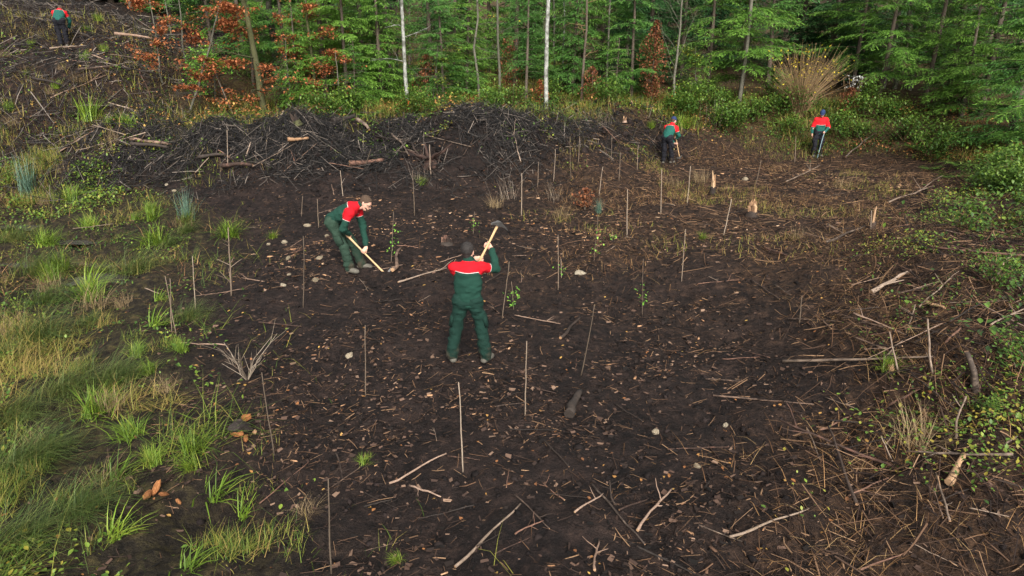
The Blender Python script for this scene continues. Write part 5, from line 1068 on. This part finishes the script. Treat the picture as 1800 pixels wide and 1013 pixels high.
EXPL = [(1040, 862, 1133, 968, BR[0], m_palebr, 'long pale stripped stick lying across the right foreground'), (800, 1003, 915, 893, BR[4], m_palebr, 'long tan stick angled up in the bottom centre'), (685, 862, 785, 808, BR[8], m_bark, 'thin grey stick pointing right near the front stake'), (870, 980, 935, 952, BR[1], m_red, 'reddish broken stick near the bottom centre'),
        (905, 945, 955, 920, BR[2], m_red, 'short reddish stick above the other reddish stick at the bottom'), (838, 970, 885, 945, BR[3], m_bark, 'short dark stick right of the long tan stick'), (890, 760, 985, 763, BR[4], m_bark, 'horizontal brown stick with a pale snapped end below the centre stake'), (955, 785, 1000, 830, BR[5], m_bark, 'thin dark stick slanting down in the right foreground'),
        (960, 872, 1035, 882, BR[6], m_bark, 'flat stick with pinkish end in the right foreground'), (1072, 838, 1085, 892, BR[7], m_bark, 'upright-lying brown stick beside the long pale stripped stick'), (1080, 715, 1130, 748, BR[9], m_bark, 'brown stick right of the dark log'), (1088, 903, 1140, 885, BR[1], m_red, 'forked stick right of the long pale stripped stick'), (1045, 1010, 1053, 960, BR[2], m_bark, 'short stick at the bottom edge right of centre'),
        (640, 873, 700, 905, BR[3], m_bark, 'dark stick left of the long tan stick'), (720, 862, 775, 878, BR[5], m_bark, 'curved brown stick in the lower left of the soil'), (640, 975, 700, 960, BR[6], m_bark, 'brown stick lying near the bottom left sprigs'), (700, 500, 785, 475, BR[7], m_palebr, 'forked grey branch left of the man raising the mattock'), (690, 480, 706, 440, BR[8], m_bark, 'short curved dark branch below the digging mattock'),
        (455, 572, 530, 582, BR[2], m_red, 'reddish-ended stick left of the stake on the left soil'), (1375, 643, 1640, 636, BR[3], m_palebr, 'very long bent branch reaching into the right brash heap'), (1270, 635, 1335, 632, BR[4], m_red, 'pinkish stripped stick left of the very long bent branch'), (1240, 672, 1305, 676, BR[5], m_bark, 'dark stick below the pinkish stripped stick'), (1010, 905, 1060, 875, BR[1], m_bark, 'thin twig crossing the top of the long pale stripped stick'),
        (1640, 660, 1632, 555, BR[9], m_palebr, 'pale upright curved branch leaning on the right brash heap'), (1580, 660, 1565, 578, BR[0], m_palebr, 'grey leaning branch left of the pale upright curved branch'), (1615, 545, 1672, 492, BR[6], m_palebr, 'pale broken bough on top of the right brash heap'), (1665, 680, 1745, 740, BR[7], m_bark, 'long drooping branch at the right edge'), (1440, 760, 1510, 730, BR[8], m_red, 'reddish stick at the foot of the right brash'),
        (1600, 960, 1680, 1000, BR[9], m_palebr, 'pale forked root in the lower right corner'), (1510, 1010, 1590, 980, BR[1], m_red, 'red-brown stick at the bottom right'), (1700, 910, 1770, 922, BR[2], m_palebr, 'pale stick at the right edge near the bottom'), (1450, 705, 1500, 722, BR[3], m_palebr, 'thin pale stick below the very long bent branch'), (1280, 960, 1420, 905, BR[4], m_palebr, 'long thin twig sweeping up in the lower right'),
        (1320, 495, 1370, 530, BR[0], m_bark, 'brown stick below the green patch right of centre'), (1360, 505, 1390, 522, BR[1], m_palebr, 'short pale stick right of the brown stick right of centre'), (1245, 490, 1262, 497, BR[2], m_palebr, 'tiny white stick right of the stake by the golden grass'), (445, 305, 520, 262, BR[3], m_palebr, 'long pale branch crossing the left part of the berm'), (345, 315, 370, 285, BR[4], m_palebr, 'pale forked stick at the lower left of the berm'),
        (285, 300, 340, 262, BR[5], m_black, 'blackened branch leaning at the left end of the berm'), (240, 320, 310, 322, BR[6], m_black, 'thin dark pole at the foot of the left berm'), (690, 262, 720, 300, BR[7], m_palebr, 'grey slanting branch left of the reddish stump'), (725, 265, 770, 330, BR[8], m_bark, 'dark branch leaning against the reddish stump'), (755, 252, 758, 312, BR[9], m_palebr, 'pale twisted root standing in front of the reddish stump'),
        (580, 302, 640, 312, BR[0], m_red, 'reddish thin stick below the barkless log on the berm'), (430, 280, 440, 248, BR[1], m_palebr, 'short upright stick in the left berm'), (385, 275, 408, 290, BR[2], m_red, 'leaning reddish stick by the planted stick in the berm'), (480, 210, 560, 185, BR[3], m_palebr, 'pale branch on the crest of the berm under the mossy beech'), (905, 160, 935, 178, BR[4], m_black, 'black branch behind the centre of the berm'),
        (660, 250, 730, 262, BR[5], m_bark, 'brown stick near the crest of the berm'), (1485, 285, 1525, 250, BR[6], m_palebr, 'leaning pale branch right of the man in the navy cap'), (205, 80, 270, 88, TH[1], m_bark, 'brown log lying on the hillside right of the man'), (195, 105, 260, 112, BR[8], m_palebr, 'grey branch on the hillside below the brown log'), (130, 412, 200, 402, BR[9], m_palebr, 'bent branch beside the upper puddle'),
        (255, 510, 280, 520, BR[0], m_palebr, 'thin pale stick in the grass left of the thin stake'), (1120, 945, 1180, 870, BR[2], m_bark, 'thin dark stick right of the long pale stripped stick'), (905, 560, 985, 575, BR[3], m_bark, 'grey-brown stick right of the legs of the man'), (985, 600, 1020, 560, BR[4], m_bark, 'curved brown stick right of the man by the leaning stake')]
EXPL += [(1530, 520, 1600, 480, TH[0], m_palebr, 'stout pale bough left of the pale broken bough on the right'), (1590, 590, 1610, 530, BR[3], m_palebr, 'upright pale stub behind the grey leaning branch'), (1650, 610, 1690, 570, BR[4], m_red, 'reddish bough right of the pale upright curved branch'), (1500, 600, 1560, 620, BR[1], m_bark, 'dark bough behind the very long bent branch'), (1680, 770, 1700, 690, BR[7], m_palebr, 'upright pale branch below the weathered post'), (1560, 720, 1620, 690, TH[0], m_red, 'thick reddish branch under the pale root fan'),
         (1740, 800, 1790, 760, BR[2], m_palebr, 'pale branch rising at the right edge'), (1490, 880, 1560, 850, BR[5], m_red, 'reddish branch in the lower right brash'), (1550, 760, 1575, 820, BR[6], m_palebr, 'pale hanging root left of the root fan'), (1620, 900, 1700, 870, BR[8], m_bark, 'dark bent branch near the broken tan log'), (1380, 330, 1440, 300, BR[3], m_palebr, 'pale thin pole left of the man in the navy cap'), (1450, 430, 1520, 400, BR[4], m_palebr, 'pale pole left of the tawny stump'), (1560, 360, 1640, 330, BR[6], m_palebr, 'pale pole by the shrubs right of the tawny stump'), (1340, 440, 1390, 455, BR[5], m_red, 'reddish stick on the flattened grass'), (1600, 430, 1660, 455, TH[0], m_bark, 'brown log in front of the grey-green shrub')]
for x0, y0, x1, y1, me, m, lab in EXPL: lay(me, x0, y0, x1, y1, lab, m=m, thick=1.0 if np.hypot(x1 - x0, y1 - y0) > 60 else 1.5, lift=.02 if y0 > 340 else .16)
# logs
for x0, y0, x1, y1, me, m, lab, th in [(232, 258, 302, 266, TH[0], m_bark, 'upper of two dark logs at the left end of the berm', 1.3), (232, 266, 300, 272, TH[1], m_black, 'lower of two dark logs at the left end of the berm', 1.2), (508, 268, 544, 262, TH[2], m_pale, 'short pale cut log on the berm', 1.7), (390, 308, 446, 303, TH[1], m_red, 'orange-brown split log at the foot of the berm', 1.5),
                                   (615, 300, 676, 293, TH[2], m_red, 'long barkless log in the middle of the berm', 1.3), (1000, 738, 1020, 695, TH[3], m_black, 'short thick charred log right of the centre stake', 1.5), (350, 292, 400, 285, TH[1], m_black, 'dark log in the left hollow of the berm', 1.5), (585, 228, 625, 215, TH[2], m_black, 'black log end on the crest of the berm', 1.6), (628, 222, 650, 240, TH[1], m_palebr, 'grey log end poking out of the berm crest', 2.0),
                                   (1625, 542, 1660, 552, TH[2], m_pale, 'cut log end beneath the pale broken bough on the right', 1.7), (1700, 612, 1718, 692, TH[1], m_palebr, 'weathered grey post leaning at the right edge', 1.0), (812, 206, 850, 196, TH[0], m_black, 'black root chunk on the berm crest', 1.6), (560, 205, 640, 222, TH[0], m_bark, 'brown log under the crest of the berm', 1.0), (140, 135, 200, 128, TH[0], m_bark, 'long brown log in the brash below the hillside man', 1.0), (60, 150, 110, 160, TH[1], m_black, 'dark log on the left of the hillside brash', 1.0), (215, 130, 275, 140, TH[0], m_black, 'blackened trunk lying above the left end of the berm', 1.0), (90, 98, 140, 92, TH[0], m_palebr, 'pale log just below the hillside man', 1.0), (1665, 860, 1690, 815, TH[2], m_pale, 'broken tan log piece in the lower right brash', 1.4), (640, 900, 690, 890, BR[5], m_black, 'short dark wet stick left of the tan stick', 1.6)]:
    lay(me, x0, y0, x1, y1, lab, 'log', 'log', m, thick=th, lift=.04 if y0 > 340 else .2)
# splintered stumps
def stump(px, py, h_px, w_px, label, m, seed, spikes=9, lean=0.0, bark=None):
    p = at(px, py, -.03); k = depth(p) / FPX; h, rad = h_px * k, w_px * k / 2; r = np.random.default_rng(seed); o = link('splintered_stump', None, loc=p, rot=(0, lean, r.uniform(0, 6)))
    mb = MB(); z = np.array([0, .12, .24, .34]) * h; mb.tube([(0, 0, q) for q in z], rad * np.array([1.35, 1.05, .9, .8]), 10, tint=.5, cap=True); link('stem', mb.mesh('stem', [bark or m_bark]), o)
    for i in range(spikes):
        a = r.uniform(0, 6.28); q = rad * .55 * r.random() ** .5; mb = MB(); hh = h * r.uniform(.55, 1.0); d = r.normal(0, .05, 2) * h
        mb.tube([(cos(a) * q, sin(a) * q, h * .3), (cos(a) * q * 1.1, sin(a) * q * 1.1, h * .3 + (hh - h * .3) * .6), (cos(a) * q * 1.3 + d[0], sin(a) * q * 1.3 + d[1], hh)], [rad * .4, rad * .32, rad * .06], 5, tint=r.random()); link('splinter', mb.mesh('splinter', [m], smooth=False), o)
    return tag(o, label, 'stump')
stump(1252, 342, 44, 11, 'tallest splintered pale stump in the middle of the clearing', m_pale, 1); stump(1321, 380, 34, 20, 'broad splintered stump with two pale prongs', m_pale, 2); stump(1533, 402, 42, 12, 'tawny splintered stump on the right before the shrubs', m_pale, 3, 6)
stump(1098, 215, 12, 8, 'small pale stump on the right end of the berm', m_pale, 4, 5); stump(1110, 186, 10, 7, 'tiny pale stump behind the right end of the berm', m_pale, 5, 5); stump(525, 222, 30, 16, 'leaning brown stump on the berm crest under the mossy beech', m_bark, 6, 3, .35, m_mossbark)
def chunks(label, cat_, name, items, seed):
    p0 = at(*items[0][:2]); o = link(name, None, loc=p0); r = np.random.default_rng(seed)
    for i, (px, py, sx, sy, mm) in enumerate(items):
        p = at(px, py); k = depth(p) / FPX; c = link('wood_chunk', STN[(i + seed) % 4], o, loc=p - p0 + np.array([0, 0, sy * k * .42]), rot=(r.normal(0, .4), r.normal(0, .5), r.uniform(0, 6)), scale=(sx * k, sy * k * .7, sy * k)); setmat(c, mm)
    return tag(o, label, cat_)
m_orangewood = mat('orange_split_wood', stops((.06, .022, .010), (.22, .085, .028), (.40, .20, .08)), rough=.85, nscale=14, namt=1.2, bump=.8, objrand=.3)
stump(785, 430, 20, 22, 'shattered stump with pale chips above the man raising the mattock', m_red, 8, 14, 0, m_black)
stump(1565, 655, 16, 18, 'low broken stump under the very long bent branch', m_pale, 9, 6)
def stone_mesh(seed):
    import bmesh
    bm = bmesh.new(); bmesh.ops.create_icosphere(bm, subdivisions=2, radius=.5); me = bpy.data.meshes.new('stone'); bm.to_mesh(me); bm.free()
    V = np.empty(len(me.vertices) * 3, np.float32); me.vertices.foreach_get('co', V); V = V.reshape(-1, 3); V = V * (1 + .7 * vn3(V * 3 + 10, seed) + .25 * vn3(V * 8 + 10, seed))[:, None] * np.array([1, .8, .65]); me.vertices.foreach_set('co', V.ravel().astype(np.float32)); me.materials.append(m_stone)
    at_ = me.attributes.new('tint', 'FLOAT', 'POINT'); at_.data.foreach_set('value', np.full(len(V), .5, np.float32)); return me
m_rootwood = mat('dark_reddish_root', stops((.012, .007, .005), (.035, .019, .014), (.075, .042, .03)), rough=.85, nscale=8, namt=.9, bump=.6)
STN = [stone_mesh(i) for i in range(4)]
STONES = [(507, 456, 12, 'pale stone nearest left of the stake below the bending man'), (540, 398, 12, 'tan stone left of the legs of the bending man'), (500, 428, 11, 'flat stone above the other stones left of the bending man'), (563, 455, 14, 'pale lumpy stone at the feet of the bending man'), (508, 484, 9, 'small white stone left of the stake below the bending man'), (498, 502, 12, 'flat grey stone below the pale stones on the left'),
          (555, 495, 14, 'mossy stone right of the stake below the bending man'), (575, 416, 12, 'tan stone behind the legs of the bending man'), (472, 432, 8, 'small white stone right of the lone grass tuft'), (1020, 482, 20, 'tan lump beside the stake right of the raised mattock'), (1152, 762, 16, 'mossy round stone in the right foreground'), (1225, 822, 16, 'pale stone on the right foreground soil'), (307, 337, 9, 'white stone at the foot of the left berm'), (293, 326, 8, 'second white stone at the foot of the left berm'), (1310, 316, 12, 'white pebble beyond the split stump'), (615, 625, 16, 'pale root lump left of the stake by the man raising the mattock'), (1275, 748, 12, 'grey stone at the right of the open soil')]
for i, (px, py, s, lab) in enumerate(STONES):
    p = at(px, py); link_ = link('stone', STN[i % 4], loc=p, rot=(random.uniform(-.3, .3), 0, random.uniform(0, 6)), scale=s * depth(p) / FPX); tag(link_, lab, 'stone', 'stones on the soil')
chunks('splintered orange stump broken open left of the leaning stake', 'stump', 'broken_stump', [(425, 768, 46, 36, m_black), (420, 752, 30, 20, m_black), (434, 742, 20, 20, m_orangewood), (420, 772, 26, 24, m_orangewood), (434, 780, 22, 14, m_orangewood), (449, 766, 8, 12, m_pale), (410, 758, 14, 12, m_bark)], 1)
chunks('rotten orange wood lump in the left foreground grass', 'wood', 'rotten_wood', [(262, 878, 40, 18, m_orangewood), (278, 870, 30, 20, m_orangewood), (248, 872, 26, 14, m_bark), (290, 880, 18, 12, m_orangewood), (316, 893, 14, 10, m_orangewood)], 2)
p = at(755, 300); k = depth(p) / FPX
st = link('root_stump', None, loc=p + np.array([0, .1, .1])); bd_ = link('stem', STN[2], st, rot=(.3, .5, 1), scale=(30 * k, 26 * k, 44 * k)); setmat(bd_, m_rootwood)
for i in range(7):
    mb = MB(); a = i * .9; mb.tube(curve((cos(a) * .15, sin(a) * .1, .25), (cos(a) * .7, sin(a) * .45 - .1, random.uniform(-.1, .7)), 6, .25, i), np.linspace(.06, .012, 6), 6, tint=.4); link('root', mb.mesh('root', [m_rootwood]), st)
tag(st, 'reddish-brown uprooted stump lump on the right part of the berm', 'stump')
# dry twig bush
p = at(435, 668); o = link('twig_bush', None, loc=p); mb = MB(); r = np.random.default_rng(6)
for i in range(13):
    a = r.uniform(0, 6.28); l_ = r.uniform(.3, .8); d = nz([cos(a) * .7, sin(a) * .5, 1.0]); c = curve((0, 0, -.02), d * l_, 5, .3, i); mb.tube(c, [.007, .006, .005, .004, .002], 4, tint=r.random())
    for q in range(2): b = c[r.integers(1, 4)]; mb.tube([b, b + nz(d + r.normal(0, .5, 3)) * l_ * .4], [.004, .002], 3, tint=r.random())
link('twig', mb.mesh('twig', [m_greystem]), o); tag(o, 'dry grey leafless twig bush on the left of the soil', 'bush')

# ------------------------------------------------------------------ the larger loose sticks, each its own
LM = [(825, 560, 'the man raising the mattock'), (605, 420, 'the bending man'), (1172, 255, 'the stooping man in the navy hat'), (1437, 245, 'the man in the navy cap'), (435, 640, 'the dry twig bush'), (425, 750, 'the splintered orange stump'), (1010, 715, 'the short thick charred log'), (1252, 330, 'the tallest splintered stump'),
      (1321, 365, 'the two-pronged stump'), (1533, 385, 'the tawny stump on the right'), (810, 760, 'the nearest upright stake'), (925, 670, 'the stake by the legs of the man'), (1033, 600, 'the right-leaning stake at the centre'), (580, 940, 'the stake at the bottom edge'), (470, 730, 'the left-leaning stake'), (643, 640, 'the stake left of the man'), (533, 480, 'the stake below the bending man'),
      (1085, 915, 'the long pale stripped stick'), (858, 950, 'the long tan stick'), (1500, 640, 'the very long bent branch'), (1635, 610, 'the pale upright curved branch'), (1710, 650, 'the weathered grey post'), (1350, 930, 'the long thin twig sweeping up'), (1640, 980, 'the pale forked root'), (1600, 780, 'the pale root fan'), (1200, 450, 'the stake by the golden grass'), (1130, 505, 'the staked sapling right of centre'),
      (785, 425, 'the shattered stump'), (1150, 762, 'the mossy round stone'), (1225, 822, 'the pale stone in the right foreground'), (1745, 510, 'the bright green shrub on the right'), (1048, 420, 'the staked central sapling'), (901, 520, 'the bright leafy sapling'), (525, 265, 'the short pale cut log'), (418, 305, 'the orange-brown split log'), (645, 296, 'the barkless log'), (755, 285, 'the reddish uprooted stump'), (265, 262, 'the two dark logs'), (890, 340, 'the grey dry stalks'), (600, 225, 'the black log end'), (960, 200, 'the foot of the white trunk'), (230, 85, 'the brown log on the hillside'), (114, 60, 'the man on the hillside'), (1400, 420, 'the flattened dry grass'), (1340, 640, 'the pinkish stripped stick'), (700, 590, 'the left open soil'), (1405, 545, 'the short stake at the brash edge'), (1640, 515, 'the pale broken bough'), (1690, 410, 'the grey-green shrub'), (1560, 650, 'the low broken stump'), (1665, 840, 'the broken tan log piece'), (1735, 915, 'the right-edge pale stick'), (1550, 995, 'the bottom-right red-brown stick')]
cand = []
def rnd_sticks(n, fn, L0, L1):
    for x, y in sample(n, fn, -16, 16, 4.3, 29, .6):
        z = float(H(x, y)); q = px_of((x, y, z))
        if 5 < q[0] < 1795 and 10 < q[1] < 1008: cand.append((q, np.array([x, y, z]), random.uniform(L0, L1)))
rnd_sticks(128, lambda x, y: zones(x, y)['soil'], .25, .8); rnd_sticks(88, lambda x, y: zones(x, y)['right'] * (x < rb(y) + 2.8) * (y < 15), .4, 1.3); rnd_sticks(45, lambda x, y: berm(x, y) > .35, .6, 1.7); rnd_sticks(32, lambda x, y: zones(x, y)['hill'], .8, 2.2)
bins = {}
for c in cand:
    lm = min(LM, key=lambda l: np.hypot(l[0] - c[0][0], l[1] - c[0][1])); bins.setdefault(lm, []).append(c)
from mathutils import Matrix
for lm, L_ in bins.items():
    L_.sort(key=lambda c: np.hypot(lm[0] - c[0][0], lm[1] - c[0][1]))
    for k, (q, p, ln) in enumerate(L_):
        col = random.choices([('dark brown', m_bark), ('blackish', m_black), ('reddish', m_red), ('pale', m_palebr)], [5, 2, 2, 2])[0]
        az = random.uniform(0, 6.28); d = np.array([cos(az), sin(az), 0]) * ln; d[2] = float(H(p[0] + d[0] / 2, p[1] + d[1] / 2) - H(p[0] - d[0] / 2, p[1] - d[1] / 2)) + random.gauss(0, .12) * ln * (1 if berm(p[0], p[1]) > .3 else (1.6 if p[0] > rb(p[1]) else .25))
        A = along(d[None], np.array([random.uniform(-.5, .5)]))[0]; th = random.uniform(.6, 1.1) * (1.3 if ln < .5 else .9)
        o = link('stick', random.choice(BR)); o.matrix_world = Matrix([[*(A[i] * np.array([ln, ln * th, ln * th])), p[i] + (.012 + .07 * (berm(p[0], p[1]) > .3 or p[0] > rb(p[1])) if i == 2 else 0)] for i in range(3)] + [[0, 0, 0, 1]]); setmat(o, col[1])
        tag(o, f'{col[0]} stick, {ORD[min(k, 30)]} loose stick to {lm[2]}', 'stick', 'loose sticks on the ground')
